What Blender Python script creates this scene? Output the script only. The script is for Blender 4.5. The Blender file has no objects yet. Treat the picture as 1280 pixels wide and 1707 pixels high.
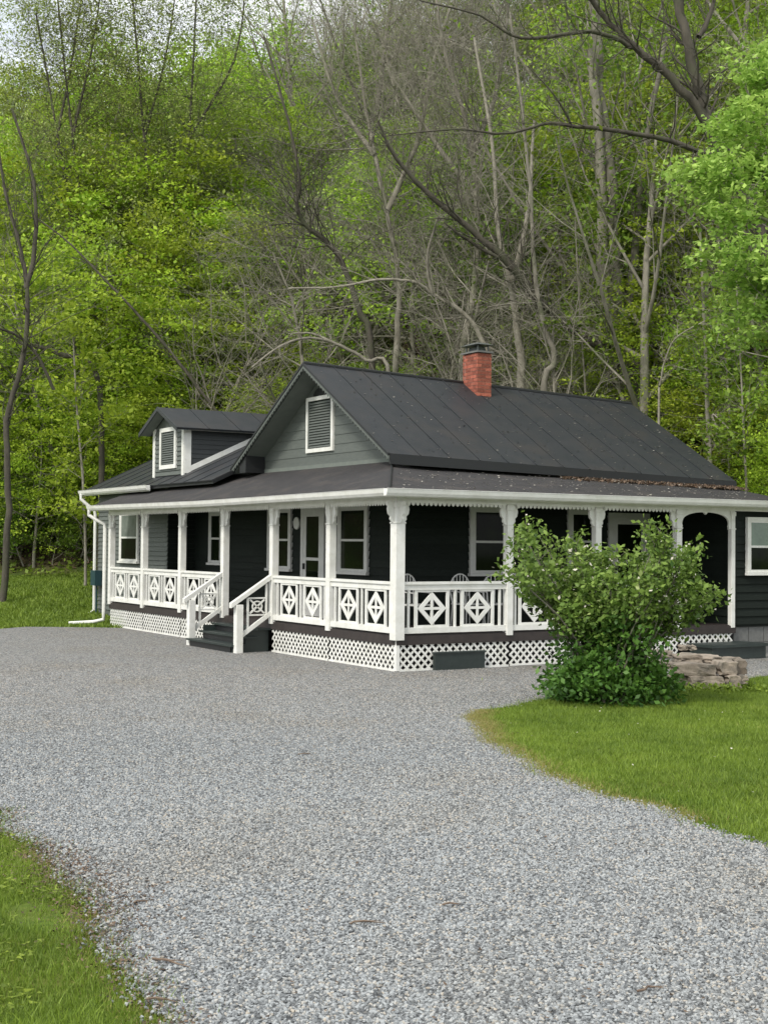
import bpy, bmesh, math, random
import numpy as np
from mathutils import Vector, Matrix, Euler
R = math.radians
random.seed(7); rng = np.random.default_rng(7)
SC = bpy.context.scene
COL = SC.collection

# ------------------------------------------------------------------ camera
F = 2270.0; TH = R(31.2); CS, SN = math.cos(TH), math.sin(TH)
CAMX, CAMY, CAMZ = -11.69, -18.86, 2.08
PITCH = math.atan(54.0 / F)
cd = bpy.data.cameras.new("camera"); cam = bpy.data.objects.new("camera", cd); COL.objects.link(cam)
cd.sensor_fit = 'HORIZONTAL'; cd.sensor_width = 36.0; cd.lens = 36.0 * F / 1280.0
cd.clip_start = 0.1; cd.clip_end = 2000
CM = Matrix.Rotation(-TH, 3, 'Z') @ Matrix.Rotation(R(90) + PITCH, 3, 'X') @ Matrix.Rotation(R(0.51), 3, 'Z')
cam.matrix_world = Matrix.Translation((CAMX, CAMY, CAMZ)) @ CM.to_4x4()
SC.camera = cam
CAMP = Vector((CAMX, CAMY, CAMZ))

# ------------------------------------------------------------------ world, sun, exposure
SUN_DIR = Vector((0.80, 0.36, -0.92)).normalized()      # the way the light travels
w = bpy.data.worlds.new("World"); SC.world = w; w.use_nodes = True
nt = w.node_tree; nt.nodes.clear()
sky = nt.nodes.new('ShaderNodeTexSky'); sky.sky_type = 'NISHITA'; sky.sun_disc = False
sky.sun_elevation = math.asin(-SUN_DIR.z); sky.sun_rotation = math.atan2(-SUN_DIR.x, -SUN_DIR.y)
sky.air_density = 1.0; sky.dust_density = 2.0
tc = nt.nodes.new('ShaderNodeTexCoord'); mp = nt.nodes.new('ShaderNodeMapping'); mp.inputs['Scale'].default_value = (1, 1, 2.4)
ns = nt.nodes.new('ShaderNodeTexNoise'); ns.inputs['Scale'].default_value = 3.2; ns.inputs['Detail'].default_value = 7; ns.inputs['Roughness'].default_value = .6
cr = nt.nodes.new('ShaderNodeValToRGB'); cr.color_ramp.elements[0].position = .36; cr.color_ramp.elements[0].color = (.55, .55, .55, 1)
cr.color_ramp.elements[1].position = .62; cr.color_ramp.elements[1].color = (.97, .97, .97, 1)
mx = nt.nodes.new('ShaderNodeMix'); mx.data_type = 'RGBA'
mx.inputs[7].default_value = (7.8, 7.95, 7.95, 1)
bg = nt.nodes.new('ShaderNodeBackground'); bg.inputs['Strength'].default_value = 0.09
wo = nt.nodes.new('ShaderNodeOutputWorld')
L = nt.links.new
L(tc.outputs['Generated'], mp.inputs['Vector']); L(mp.outputs['Vector'], ns.inputs['Vector']); L(ns.outputs['Fac'], cr.inputs['Fac'])
L(cr.outputs['Color'], mx.inputs[0]); L(sky.outputs['Color'], mx.inputs[6]); L(mx.outputs[2], bg.inputs['Color']); L(bg.outputs['Background'], wo.inputs['Surface'])
sl = bpy.data.lights.new("sun", 'SUN'); sl.energy = 1.5; sl.angle = R(12); sl.color = (1.0, .95, .86)
so = bpy.data.objects.new("sun", sl); COL.objects.link(so); so.rotation_euler = SUN_DIR.to_track_quat('-Z', 'Y').to_euler(); so.location = (-30, -20, 40)
SC.view_settings.view_transform = 'Standard'; SC.view_settings.look = 'None'; SC.view_settings.gamma = 1
SC.view_settings.exposure = 1.0
SC.render.engine = 'CYCLES'
SC.cycles.max_bounces = 5; SC.cycles.diffuse_bounces = 3; SC.cycles.glossy_bounces = 2; SC.cycles.transmission_bounces = 2; SC.cycles.transparent_max_bounces = 4

# ------------------------------------------------------------------ geometry of the place
def c2w(X, D): return (CAMX + X * CS + D * SN, CAMY - X * SN + D * CS)
def w2c(u, v): return ((u - CAMX) * CS - (v - CAMY) * SN, (u - CAMX) * SN + (v - CAMY) * CS)
def ray(px, py):
    return CM @ Vector(((px - 640) / F, -(py - 853.5) / F, -1.0))
def at(px, py, D):
    d = ray(px, py); dd = d.x * SN + d.y * CS
    return CAMP + d * (D / dd)
def proj(p):
    q = CM.transposed() @ (Vector(p) - CAMP)
    return 640 + F * q.x / -q.z, 853.5 - F * q.y / -q.z
FX = np.array([-90, -16, -9, -2.3, 3.9, 8, 14, 90.]); FD = np.array([60, 45, 43.0, 41.5, 36.8, 31.5, 27, 14.])
HX = np.array([-90, -20, -8, 5, 15, 90.]); HH = np.array([15, 19, 27, 36, 40, 46.])
def sstep(a, b, x):
    t = np.clip((x - a) / (b - a), 0, 1); return t * t * (3 - 2 * t)
def G(X, D):
    X = np.asarray(X, float); D = np.asarray(D, float)
    base = .45 * (1 - sstep(4, 20, D)) - 0.03 * sstep(26, 34, D) * 0
    t = D - np.interp(X, FX, FD); H = np.interp(X, HX, HH)
    t2 = np.where(t > 0, t, 0); soft = t2 * t2 / (t2 + 2.0)
    h = H * np.tanh(.82 * soft / H)
    bump = (np.sin(X * .9 + D * .31) * np.sin(D * .8 - X * .2) * .35 + np.sin(X * .33 + 1.3) * np.sin(D * .37 + 2) * .9) * sstep(1, 9, t)
    far_left = .9 * sstep(33.5, 44, D) * sstep(-4, -8, X)
    return base + h + bump + far_left
def gz(u, v):
    X, D = w2c(u, v); return float(G(X, D))
def gpix(px, py):
    d = ray(px, py); prev = 0
    for i in range(1, 900):
        t = i * .12; p = CAMP + d * t
        if p.z < gz(p.x, p.y):
            lo, hi = prev, t
            for _ in range(20):
                m = (lo + hi) / 2; p = CAMP + d * m
                if p.z < gz(p.x, p.y): hi = m
                else: lo = m
            return w2c(p.x, p.y)
        prev = t
    return w2c(p.x, p.y)

# ------------------------------------------------------------------ materials
def mat(name, col, rough=.6, var=None, vscale=4, bump=0, bscale=60, spec=.5, detail=5, metal=0, objrand=0, var2=None, v2scale=.6, stretch=(1, 1, 1)):
    m = bpy.data.materials.new(name); m.use_nodes = True; n = m.node_tree; b = n.nodes['Principled BSDF']; K = n.links.new
    b.inputs['Roughness'].default_value = rough; b.inputs['Specular IOR Level'].default_value = spec; b.inputs['Metallic'].default_value = metal
    t = n.nodes.new('ShaderNodeTexCoord'); g = n.nodes.new('ShaderNodeNewGeometry')
    mpp = n.nodes.new('ShaderNodeMapping'); mpp.inputs['Scale'].default_value = stretch; K(g.outputs['Position'], mpp.inputs['Vector'])
    cur = None
    if var is not None:
        no = n.nodes.new('ShaderNodeTexNoise'); no.inputs['Scale'].default_value = vscale; no.inputs['Detail'].default_value = detail; no.inputs['Roughness'].default_value = .65
        K(mpp.outputs['Vector'], no.inputs['Vector'])
        r = n.nodes.new('ShaderNodeValToRGB'); r.color_ramp.elements[0].position = .32; r.color_ramp.elements[1].position = .68
        r.color_ramp.elements[0].color = (*col, 1); r.color_ramp.elements[1].color = (*var, 1)
        K(no.outputs['Fac'], r.inputs['Fac']); cur = r.outputs['Color']
        if var2 is not None:
            n2 = n.nodes.new('ShaderNodeTexNoise'); n2.inputs['Scale'].default_value = v2scale; n2.inputs['Detail'].default_value = 6; n2.inputs['Roughness'].default_value = .6
            K(g.outputs['Position'], n2.inputs['Vector'])
            r2 = n.nodes.new('ShaderNodeValToRGB'); r2.color_ramp.elements[0].position = .5 if name != 'white_paint' else .6; r2.color_ramp.elements[1].position = .66 if name != 'white_paint' else .85
            K(n2.outputs['Fac'], r2.inputs['Fac'])
            mm = n.nodes.new('ShaderNodeMix'); mm.data_type = 'RGBA'; K(r2.outputs['Color'], mm.inputs[0]); K(cur, mm.inputs[6]); mm.inputs[7].default_value = (*var2, 1); cur = mm.outputs[2]
    if objrand:
        oi = n.nodes.new('ShaderNodeObjectInfo'); mr = n.nodes.new('ShaderNodeMapRange'); mr.inputs[3].default_value = 1 - objrand; mr.inputs[4].default_value = 1 + objrand
        K(oi.outputs['Random'], mr.inputs[0]); h = n.nodes.new('ShaderNodeHueSaturation'); K(mr.outputs[0], h.inputs['Value'])
        if cur: K(cur, h.inputs['Color'])
        else: h.inputs['Color'].default_value = (*col, 1)
        cur = h.outputs['Color']
    if cur: K(cur, b.inputs['Base Color'])
    else: b.inputs['Base Color'].default_value = (*col, 1)
    if bump:
        nb = n.nodes.new('ShaderNodeTexNoise'); nb.inputs['Scale'].default_value = bscale; nb.inputs['Detail'].default_value = 4
        K(mpp.outputs['Vector'], nb.inputs['Vector']); bu = n.nodes.new('ShaderNodeBump'); bu.inputs['Strength'].default_value = bump; bu.inputs['Distance'].default_value = .02
        K(nb.outputs['Fac'], bu.inputs['Height']); K(bu.outputs['Normal'], b.inputs['Normal'])
    return m
def leafmat(name, c0, c1, objvar=.25, trans=.35, hue=.02, tip=None):
    m = bpy.data.materials.new(name); m.use_nodes = True; n = m.node_tree; K = n.links.new; n.nodes.clear()
    out = n.nodes.new('ShaderNodeOutputMaterial'); a = n.nodes.new('ShaderNodeAttribute'); a.attribute_name = 'tint'
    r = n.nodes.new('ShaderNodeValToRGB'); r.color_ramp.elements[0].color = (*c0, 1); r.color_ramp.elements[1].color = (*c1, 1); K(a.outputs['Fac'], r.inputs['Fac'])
    if tip: r.color_ramp.elements[1].position = .88; e_ = r.color_ramp.elements.new(1.0); e_.color = (*tip, 1)
    oi = n.nodes.new('ShaderNodeObjectInfo'); mr = n.nodes.new('ShaderNodeMapRange'); mr.inputs[3].default_value = 1 - objvar; mr.inputs[4].default_value = 1 + objvar; K(oi.outputs['Random'], mr.inputs[0])
    mh = n.nodes.new('ShaderNodeMapRange'); mh.inputs[3].default_value = .5 - hue; mh.inputs[4].default_value = .5 + hue * .6; K(oi.outputs['Random'], mh.inputs[0])
    h = n.nodes.new('ShaderNodeHueSaturation'); K(r.outputs['Color'], h.inputs['Color']); K(mr.outputs[0], h.inputs['Value']); K(mh.outputs[0], h.inputs['Hue'])
    p = n.nodes.new('ShaderNodeBsdfPrincipled'); p.inputs['Roughness'].default_value = .55; p.inputs['Specular IOR Level'].default_value = .35
    t = n.nodes.new('ShaderNodeBsdfTranslucent'); mi = n.nodes.new('ShaderNodeMixShader'); mi.inputs[0].default_value = trans
    K(h.outputs['Color'], p.inputs['Base Color']); K(h.outputs['Color'], t.inputs['Color']); K(p.outputs[0], mi.inputs[1]); K(t.outputs[0], mi.inputs[2]); K(mi.outputs[0], out.inputs['Surface'])
    return m
M = {}
M['white'] = mat('white_paint', (.80, .80, .77), .55, (.66, .66, .61), 4, .12, 40, var2=(.55, .54, .48), v2scale=7)
M['char'] = mat('charcoal_paint', (.009, .013, .0105), .65, (.014, .019, .0155), 8, .15, 50, stretch=(1, 1, 5), objrand=.15, spec=.15)  # body charcoal taken darker, porch shade put into the colour
M['lit_grey'] = mat('lit_grey_paint', (.090, .104, .094), .6, (.115, .128, .116), 6, .12, 50, stretch=(1, 1, 5), objrand=.06)  # lighter siding for left-facing walls, the stronger light put into the colour
M['shaded_grey'] = mat('shaded_grey_paint', (.028, .032, .033), .6, (.038, .043, .044), 6, .12, 50, objrand=.06)  # dormer side tone, darker than its front: shade put into the colour
M['roof'] = mat('black_roof_metal', (.021, .0245, .028), .5, (.032, .034, .037), 3.5, .12, 26, spec=.3, objrand=.06, var2=(.036, .035, .035), v2scale=1.6)
M['proof'] = mat('weathered_roll_roofing', (.022, .021, .022), .8, (.038, .035, .036), 9, .3, 90, var2=(.052, .045, .042), v2scale=2.2, objrand=.06)
M['black'] = mat('black_trim', (.012, .013, .014), .5)
M['steps'] = mat('dark_green_step_paint', (.018, .028, .026), .4, (.03, .04, .038), 10)
M['deck'] = mat('brown_deck', (.026, .020, .019), .6, (.04, .031, .028), 8, .1)
M['soffit'] = mat('grey_soffit', (.13, .15, .135), .7, (.16, .18, .16), 6)
M['block'] = mat('concrete_block', (.12, .125, .12), .85, (.17, .17, .165), 12, .3)
M['brick'] = mat('red_brick', (.24, .055, .034), .9, (.36, .125, .080), 18, .3, 60, objrand=.35)
M['mortar'] = mat('mortar', (.36, .26, .22), .9, (.28, .2, .17), 20)
M['tin'] = mat('galvanised_cap', (.09, .10, .10), .4, (.16, .17, .16), 9, metal=.4)
M['glass'] = mat('window_glass', (.004, .006, .004), .05, (.010, .016, .006), 2.5, spec=.3)
M['glass'].node_tree.nodes['Principled BSDF'].inputs['IOR'].default_value = 1.22
M['glass2'] = mat('curtain_reflection_glass', (.06, .11, .07), .08, (.11, .18, .12), 3, spec=.8)  # green reflection over the curtain put into the pane colour
M['glass3'] = mat('pale_curtain_glass', (.20, .23, .21), .12, (.13, .16, .14), 5, spec=.7)
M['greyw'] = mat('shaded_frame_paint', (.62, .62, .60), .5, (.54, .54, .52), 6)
M['blue'] = mat('blue_green_box', (.02, .055, .065), .4)
M['bark'] = mat('grey_bark', (.14, .128, .10), .9, (.29, .27, .22), 5, .5, 30, stretch=(1, 1, .3), objrand=.3, var2=(.13, .14, .08), v2scale=1.2)
M['darkbark'] = mat('dark_bark', (.04, .035, .027), .9, (.09, .08, .06), 6, .6, 30, stretch=(1, 1, .3), var2=(.06, .065, .035), v2scale=1.5)
M['palebark'] = mat('pale_bark', (.16, .145, .11), .9, (.30, .28, .23), 7, .4, 30, objrand=.15)
M['stone'] = mat('sandstone', (.17, .14, .11), .9, (.31, .265, .215), 7, .5, 25, objrand=.3, var2=(.10, .09, .075), v2scale=4)
M['rock'] = mat('dark_rock', (.018, .017, .015), .95, (.05, .045, .038), 3, .6, 12, objrand=.3, var2=(.04, .055, .02), v2scale=1.1)
M['lf_bright'] = leafmat('leaf_bright', (.12, .24, .013), (.53, .70, .07), .28, .4, .02)
M['lf_mid'] = leafmat('leaf_mid', (.055, .125, .014), (.31, .46, .055))
M['lf_pale'] = leafmat('leaf_pale', (.17, .23, .05), (.42, .50, .16), .2)
M['lf_near'] = leafmat('leaf_near', (.16, .29, .035), (.56, .70, .17), .05, .4)
M['lf_shrub'] = leafmat('leaf_shrub', (.035, .10, .016), (.22, .36, .07), .05, .3, tip=(.48, .56, .26))
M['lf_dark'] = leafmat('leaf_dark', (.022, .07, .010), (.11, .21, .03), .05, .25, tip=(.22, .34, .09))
M['lf_cover'] = leafmat('leaf_cover', (.08, .14, .014), (.26, .38, .045), .05, .3)
M['blossom'] = mat('pale_blossom', (.62, .58, .50), .7)
M['litter'] = leafmat('leaf_litter', (.035, .024, .016), (.20, .135, .09), 0, .1, 0)
M['blade'] = leafmat('grass_blade', (.065, .12, .012), (.25, .35, .045), 0, .3, 0, tip=(.42, .38, .15))
M['dryblade'] = leafmat('dry_grass_blade', (.22, .20, .06), (.40, .36, .13), 0, .3, 0)
M['twig'] = mat('dead_twig', (.09, .06, .042), .9, (.20, .15, .11), 20)

# ------------------------------------------------------------------ mesh helpers
def np_mesh(name, V, Q, tint=None, smooth=False):
    V = np.asarray(V, np.float32); Q = np.asarray(Q, np.int32); k = Q.shape[1]
    me = bpy.data.meshes.new(name); me.vertices.add(len(V)); me.vertices.foreach_set('co', V.ravel())
    me.loops.add(Q.size); me.loops.foreach_set('vertex_index', Q.ravel())
    me.polygons.add(len(Q)); me.polygons.foreach_set('loop_start', np.arange(0, Q.size, k, dtype=np.int32))
    if tint is not None:
        a = me.attributes.new('tint', 'FLOAT', 'FACE'); a.data.foreach_set('value', np.asarray(tint, np.float32))
    if smooth: me.polygons.foreach_set('use_smooth', np.ones(len(Q), bool))
    me.update(calc_edges=True); me.validate(); return me
def link(name, me, m, parent=None, loc=(0, 0, 0)):
    if m is not None and len(me.materials) == 0: me.materials.append(m)
    o = bpy.data.objects.new(name, me); COL.objects.link(o); o.location = loc
    if parent is not None: o.parent = parent
    return o
def tag(o, label=None, cat=None, group=None, kind=None):
    if label: o['label'] = label
    if cat: o['category'] = cat
    if group: o['group'] = group
    if kind: o['kind'] = kind
    return o
def empty(name, loc=(0, 0, 0), label=None, cat=None, group=None):
    o = bpy.data.objects.new(name, None); COL.objects.link(o); o.location = loc; o.empty_display_size = .2
    return tag(o, label, cat, group)
class MB:
    def __init__(s): s.v = []; s.f = []
    def add(s, V, Fc):
        b = len(s.v); s.v += [tuple(map(float, p)) for p in V]; s.f += [tuple(b + i for i in f) for f in Fc]; return s
    def hexa(s, p):   # 4 bottom + 4 top
        return s.add(p, [(3, 2, 1, 0), (4, 5, 6, 7), (0, 1, 5, 4), (1, 2, 6, 5), (2, 3, 7, 6), (3, 0, 4, 7)])
    def box(s, x0, x1, y0, y1, z0, z1):
        return s.hexa([(x0, y0, z0), (x1, y0, z0), (x1, y1, z0), (x0, y1, z0), (x0, y0, z1), (x1, y0, z1), (x1, y1, z1), (x0, y1, z1)])
    # box on a wall: face 'U' looks to -x (s runs along y), face 'V' looks to -y (s runs along x); d = distance proud of the plane
    def lb(s, face, pl, s0, s1, d0, d1, z0, z1):
        if face == 'U': return s.box(pl - d1, pl - d0, s0, s1, z0, z1)
        return s.box(s0, s1, pl - d1, pl - d0, z0, z1)
    def pt(s, face, pl, a, d, z): return (pl - d, a, z) if face == 'U' else (a, pl - d, z)
    def prism(s, face, pl, poly, d0, d1):   # poly of (s,z)
        n = len(poly); V = [s.pt(face, pl, a, d0, z) for a, z in poly] + [s.pt(face, pl, a, d1, z) for a, z in poly]
        return s.add(V, [tuple(range(n)), tuple(range(2 * n - 1, n - 1, -1))] + [(i, i + n, (i + 1) % n + n, (i + 1) % n) for i in range(n)])
    def bar(s, face, pl, a0, z0, a1, z1, wd, d0, d1):
        dx, dz = a1 - a0, z1 - z0; l = math.hypot(dx, dz); nx, nz = -dz / l * wd / 2, dx / l * wd / 2
        return s.prism(face, pl, [(a0 + nx, z0 + nz), (a0 - nx, z0 - nz), (a1 - nx, z1 - nz), (a1 + nx, z1 + nz)], d0, d1)
    def tube(s, pts, rad, n=8, cap=True):
        pts = [Vector(p) for p in pts]; rad = [rad] * len(pts) if not hasattr(rad, '__len__') else rad
        b = len(s.v); prev = None
        for i, p in enumerate(pts):
            d = (pts[min(i + 1, len(pts) - 1)] - pts[max(i - 1, 0)]).normalized()
            a = Vector((0, 0, 1)) if prev is None else prev
            if prev is None and abs(d.z) > .9: a = Vector((1, 0, 0))
            x = (a - d * a.dot(d)).normalized(); prev = x; y = d.cross(x)
            for k in range(n):
                t = 2 * math.pi * k / n; q = p + (x * math.cos(t) + y * math.sin(t)) * rad[i]; s.v.append(tuple(q))
        for i in range(len(pts) - 1):
            for k in range(n): s.f.append((b + i * n + k, b + i * n + (k + 1) % n, b + (i + 1) * n + (k + 1) % n, b + (i + 1) * n + k))
        if cap: s.f.append(tuple(b + k for k in range(n - 1, -1, -1))); s.f.append(tuple(b + (len(pts) - 1) * n + k for k in range(n)))
        return s
    def mesh(s, name, smooth=False):
        me = bpy.data.meshes.new(name); me.from_pydata(s.v, [], s.f); me.update()
        bm = bmesh.new(); bm.from_mesh(me); bmesh.ops.recalc_face_normals(bm, faces=bm.faces); bm.to_mesh(me); bm.free()
        if smooth:
            for p in me.polygons: p.use_smooth = True
        return me
    def build(s, name, m, parent=None, smooth=False, bevel=0):
        o = link(name, s.mesh(name, smooth), m, parent)
        if bevel:
            b = o.modifiers.new('bevel', 'BEVEL'); b.width = bevel; b.segments = 1; b.limit_method = 'ANGLE'
        return o

# ------------------------------------------------------------------ ground
def grid_sheet(name, Xs, Ds, m, dz=0, kind='structure'):
    XX, DD = np.meshgrid(Xs, Ds); Z = G(XX, DD) + dz
    U = CAMX + XX * CS + DD * SN; V_ = CAMY - XX * SN + DD * CS
    V = np.stack([U, V_, Z], -1).reshape(-1, 3); nx, ny = len(Xs), len(Ds)
    i = (np.arange(ny - 1)[:, None] * nx + np.arange(nx - 1)[None, :]).ravel()
    o = link(name, np_mesh(name, V, np.stack([i, i + 1, i + nx + 1, i + nx], -1), smooth=True), m); tag(o, kind=kind); return o
Xs = np.concatenate([np.linspace(-160, -30, 27)[:-1], np.arange(-30, 30, .4), np.linspace(30, 160, 27)])
Ds = np.concatenate([np.linspace(-60, 2, 20)[:-1], np.arange(2, 26, .3), np.arange(26, 90, .6), np.linspace(90, 260, 30)])
def groundmat():
    m = bpy.data.materials.new('lawn_and_forest_floor'); m.use_nodes = True; n = m.node_tree; K = n.links.new; b = n.nodes['Principled BSDF']; b.inputs['Roughness'].default_value = .95; b.inputs['Specular IOR Level'].default_value = .2
    g = n.nodes.new('ShaderNodeNewGeometry'); at_ = n.nodes.new('ShaderNodeAttribute'); at_.attribute_name = 'forest'
    def noise(sc, d=6):
        x = n.nodes.new('ShaderNodeTexNoise'); x.inputs['Scale'].default_value = sc; x.inputs['Detail'].default_value = d; x.inputs['Roughness'].default_value = .65; K(g.outputs['Position'], x.inputs['Vector']); return x.outputs['Fac']
    def ramp(f, a, b_, c0, c1):
        r = n.nodes.new('ShaderNodeValToRGB'); r.color_ramp.elements[0].position = a; r.color_ramp.elements[1].position = b_; r.color_ramp.elements[0].color = (*c0, 1); r.color_ramp.elements[1].color = (*c1, 1); K(f, r.inputs['Fac']); return r.outputs['Color']
    def mix(f, a, b_):
        q = n.nodes.new('ShaderNodeMix'); q.data_type = 'RGBA'; K(f, q.inputs[0]); K(a, q.inputs[6]); K(b_, q.inputs[7]); return q.outputs[2]
    lawn = mix(ramp(noise(1.1), .42, .66, (0, 0, 0), (1, 1, 1)), ramp(noise(25), .3, .7, (.045, .085, .010), (.10, .17, .02)), ramp(noise(30), .3, .7, (.085, .11, .018), (.17, .18, .04)))
    fl = ramp(noise(3), .3, .72, (.022, .016, .011), (.115, .08, .052))
    moss = ramp(noise(7), .3, .7, (.018, .04, .006), (.06, .11, .014))
    forest = mix(ramp(noise(.35), .45, .6, (0, 0, 0), (1, 1, 1)), fl, moss)
    K(mix(at_.outputs['Fac'], lawn, forest), b.inputs['Base Color'])
    bu = n.nodes.new('ShaderNodeBump'); bu.inputs['Strength'].default_value = .6; bu.inputs['Distance'].default_value = .08; K(noise(6), bu.inputs['Height']); K(bu.outputs['Normal'], b.inputs['Normal'])
    return m
gr = grid_sheet('ground', Xs, Ds, groundmat())
XX, DD = np.meshgrid(Xs, Ds); fr = sstep(-.5, 2.0, DD - np.interp(XX, FX, FD)).ravel()
a = gr.data.attributes.new('forest', 'FLOAT', 'POINT'); a.data.foreach_set('value', fr.astype(np.float32))

# driveway: for every depth D it runs from XL(D) to XR(D)
def edge(pts): 
    q = [gpix(*p) for p in pts]; return q
le = edge([(292, 1706), (256, 1680), (225, 1630), (192, 1590), (165, 1530), (112, 1480), (62, 1412), (16, 1385), (0, 1350)])
re_ = edge([(1279, 1415), (1180, 1385), (1100, 1352), (1000, 1325), (900, 1285), (832, 1240), (803, 1212)])
tip = gpix(795, 1196); re2 = edge([(812, 1186), (900, 1166), (1000, 1160), (1120, 1150), (1200, 1140), (1279, 1128)])
LD = np.array([2.0, 4.2] + [q[1] for q in le] + [le[-1][1] + .35, le[-1][1] + .7, 31.0, 31.6, 33.0]); LX = np.array([-.3, -.6] + [q[0] for q in le] + [-5, -14, -14, -9.2, -8.6])
r1 = sorted([(q[1], q[0]) for q in re_]); r2 = sorted([(q[1], q[0]) for q in re2])
RD = np.array([2.0] + [q[0] for q in r1] + [tip[1]] + [q[0] for q in r2] + [r2[-1][0] + .4, 22.5, 30, 33.]); 
RX = np.array([r1[0][1] + 3.2] + [q[1] for q in r1] + [tip[0]] + [q[1] for q in r2] + [12, 14, 14, -7.5])
o_ = np.argsort(LD); LD, LX = LD[o_], LX[o_]; o_ = np.argsort(RD); RD, RX = RD[o_], RX[o_]
def wob(D, s): return .03 * np.sin(D * 2.1 + s) + .02 * np.sin(D * 5.3 + s * 2) + .008 * np.sin(D * 19 + s * 3)
def XL(D): return np.interp(D, LD, LX) + wob(D, 0)
def XR(D): return np.interp(D, RD, RX) + wob(D, 2)
def in_drive(X, D): return (D > 2) & (D < 33) & (X > XL(D)) & (X < XR(D))
rows = np.concatenate([np.arange(2, 14, .08), np.arange(14, 33.01, .12)]); nc = 60
tt = np.linspace(0, 1, nc); XX = XL(rows)[:, None] * (1 - tt) + XR(rows)[:, None] * tt; DD = rows[:, None] + 0 * XX
Z = G(XX, DD) + .012; V = np.stack([CAMX + XX * CS + DD * SN, CAMY - XX * SN + DD * CS, Z], -1).reshape(-1, 3)
i = (np.arange(len(rows) - 1)[:, None] * nc + np.arange(nc - 1)[None, :]).ravel()
def gravelmat(name, ground=True):
    m = bpy.data.materials.new(name); m.use_nodes = True; n = m.node_tree; K = n.links.new; b = n.nodes['Principled BSDF']; b.inputs['Roughness'].default_value = .85; b.inputs['Specular IOR Level'].default_value = .3
    g = n.nodes.new('ShaderNodeNewGeometry')
    r = n.nodes.new('ShaderNodeValToRGB'); e = r.color_ramp.elements; e[0].position = 0; e[0].color = (.09, .095, .10, 1); e[1].position = 1; e[1].color = (.41, .43, .435, 1)
    for p, c in ((.2, (.17, .180, .186, 1)), (.55, (.28, .296, .303, 1)), (.82, (.355, .376, .384, 1)), (.9, (.40, .36, .30, 1))):
        x = e.new(p); x.color = c
    big = n.nodes.new('ShaderNodeTexNoise'); big.inputs['Scale'].default_value = .55; big.inputs['Detail'].default_value = 5; K(g.outputs['Position'], big.inputs['Vector'])
    if ground:
        vo = n.nodes.new('ShaderNodeTexVoronoi'); vo.inputs['Scale'].default_value = 42; K(g.outputs['Position'], vo.inputs['Vector'])
        s = n.nodes.new('ShaderNodeSeparateColor'); K(vo.outputs['Color'], s.inputs['Color']); K(s.outputs[0], r.inputs['Fac'])
        r2 = n.nodes.new('ShaderNodeValToRGB'); r2.color_ramp.elements[0].position = .25; r2.color_ramp.elements[0].color = (1, 1, 1, 1); r2.color_ramp.elements[1].position = .75; r2.color_ramp.elements[1].color = (.42, .42, .42, 1); K(vo.outputs['Distance'], r2.inputs['Fac'])
        mu = n.nodes.new('ShaderNodeMix'); mu.data_type = 'RGBA'; mu.blend_type = 'MULTIPLY'; mu.inputs[0].default_value = 1; K(r.outputs['Color'], mu.inputs[6]); K(r2.outputs['Color'], mu.inputs[7]); c = mu.outputs[2]
        bu = n.nodes.new('ShaderNodeBump'); bu.invert = True; bu.inputs['Strength'].default_value = .8; bu.inputs['Distance'].default_value = .012; K(vo.outputs['Distance'], bu.inputs['Height']); K(bu.outputs['Normal'], b.inputs['Normal'])
    else:
        oi = n.nodes.new('ShaderNodeObjectInfo'); K(oi.outputs['Random'], r.inputs['Fac']); c = r.outputs['Color']
    # patches of tan dirt and old leaf fragments
    r3 = n.nodes.new('ShaderNodeValToRGB'); r3.color_ramp.elements[0].position = .5; r3.color_ramp.elements[0].color = (0, 0, 0, 1); r3.color_ramp.elements[1].position = .72; r3.color_ramp.elements[1].color = (.6, .6, .6, 1); K(big.outputs['Fac'], r3.inputs['Fac'])
    m2 = n.nodes.new('ShaderNodeMix'); m2.data_type = 'RGBA'; m2.blend_type = 'MULTIPLY'; K(r3.outputs['Color'], m2.inputs[0]); K(c, m2.inputs[6]); m2.inputs[7].default_value = (.93, .86, .77, 1)
    dt = n.nodes.new('ShaderNodeVectorMath'); dt.operation = 'DOT_PRODUCT'; dt.inputs[1].default_value = (SN, CS, 0); K(g.outputs['Position'], dt.inputs[0])
    mr = n.nodes.new('ShaderNodeMapRange'); mr.inputs[1].default_value = -10; mr.inputs[2].default_value = -2; mr.inputs[4].default_value = .45; K(dt.outputs['Value'], mr.inputs[0])
    m3 = n.nodes.new('ShaderNodeMix'); m3.data_type = 'RGBA'; m3.blend_type = 'MULTIPLY'; K(mr.outputs[0], m3.inputs[0]); K(m2.outputs[2], m3.inputs[6]); m3.inputs[7].default_value = (1.16, 1.06, .97, 1)
    K(m3.outputs[2], b.inputs['Base Color']); return m
tag(link('driveway', np_mesh('driveway', V, np.stack([i, i + 1, i + nc + 1, i + nc], -1), smooth=True), gravelmat('gravel_bed')), kind='structure')

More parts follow.
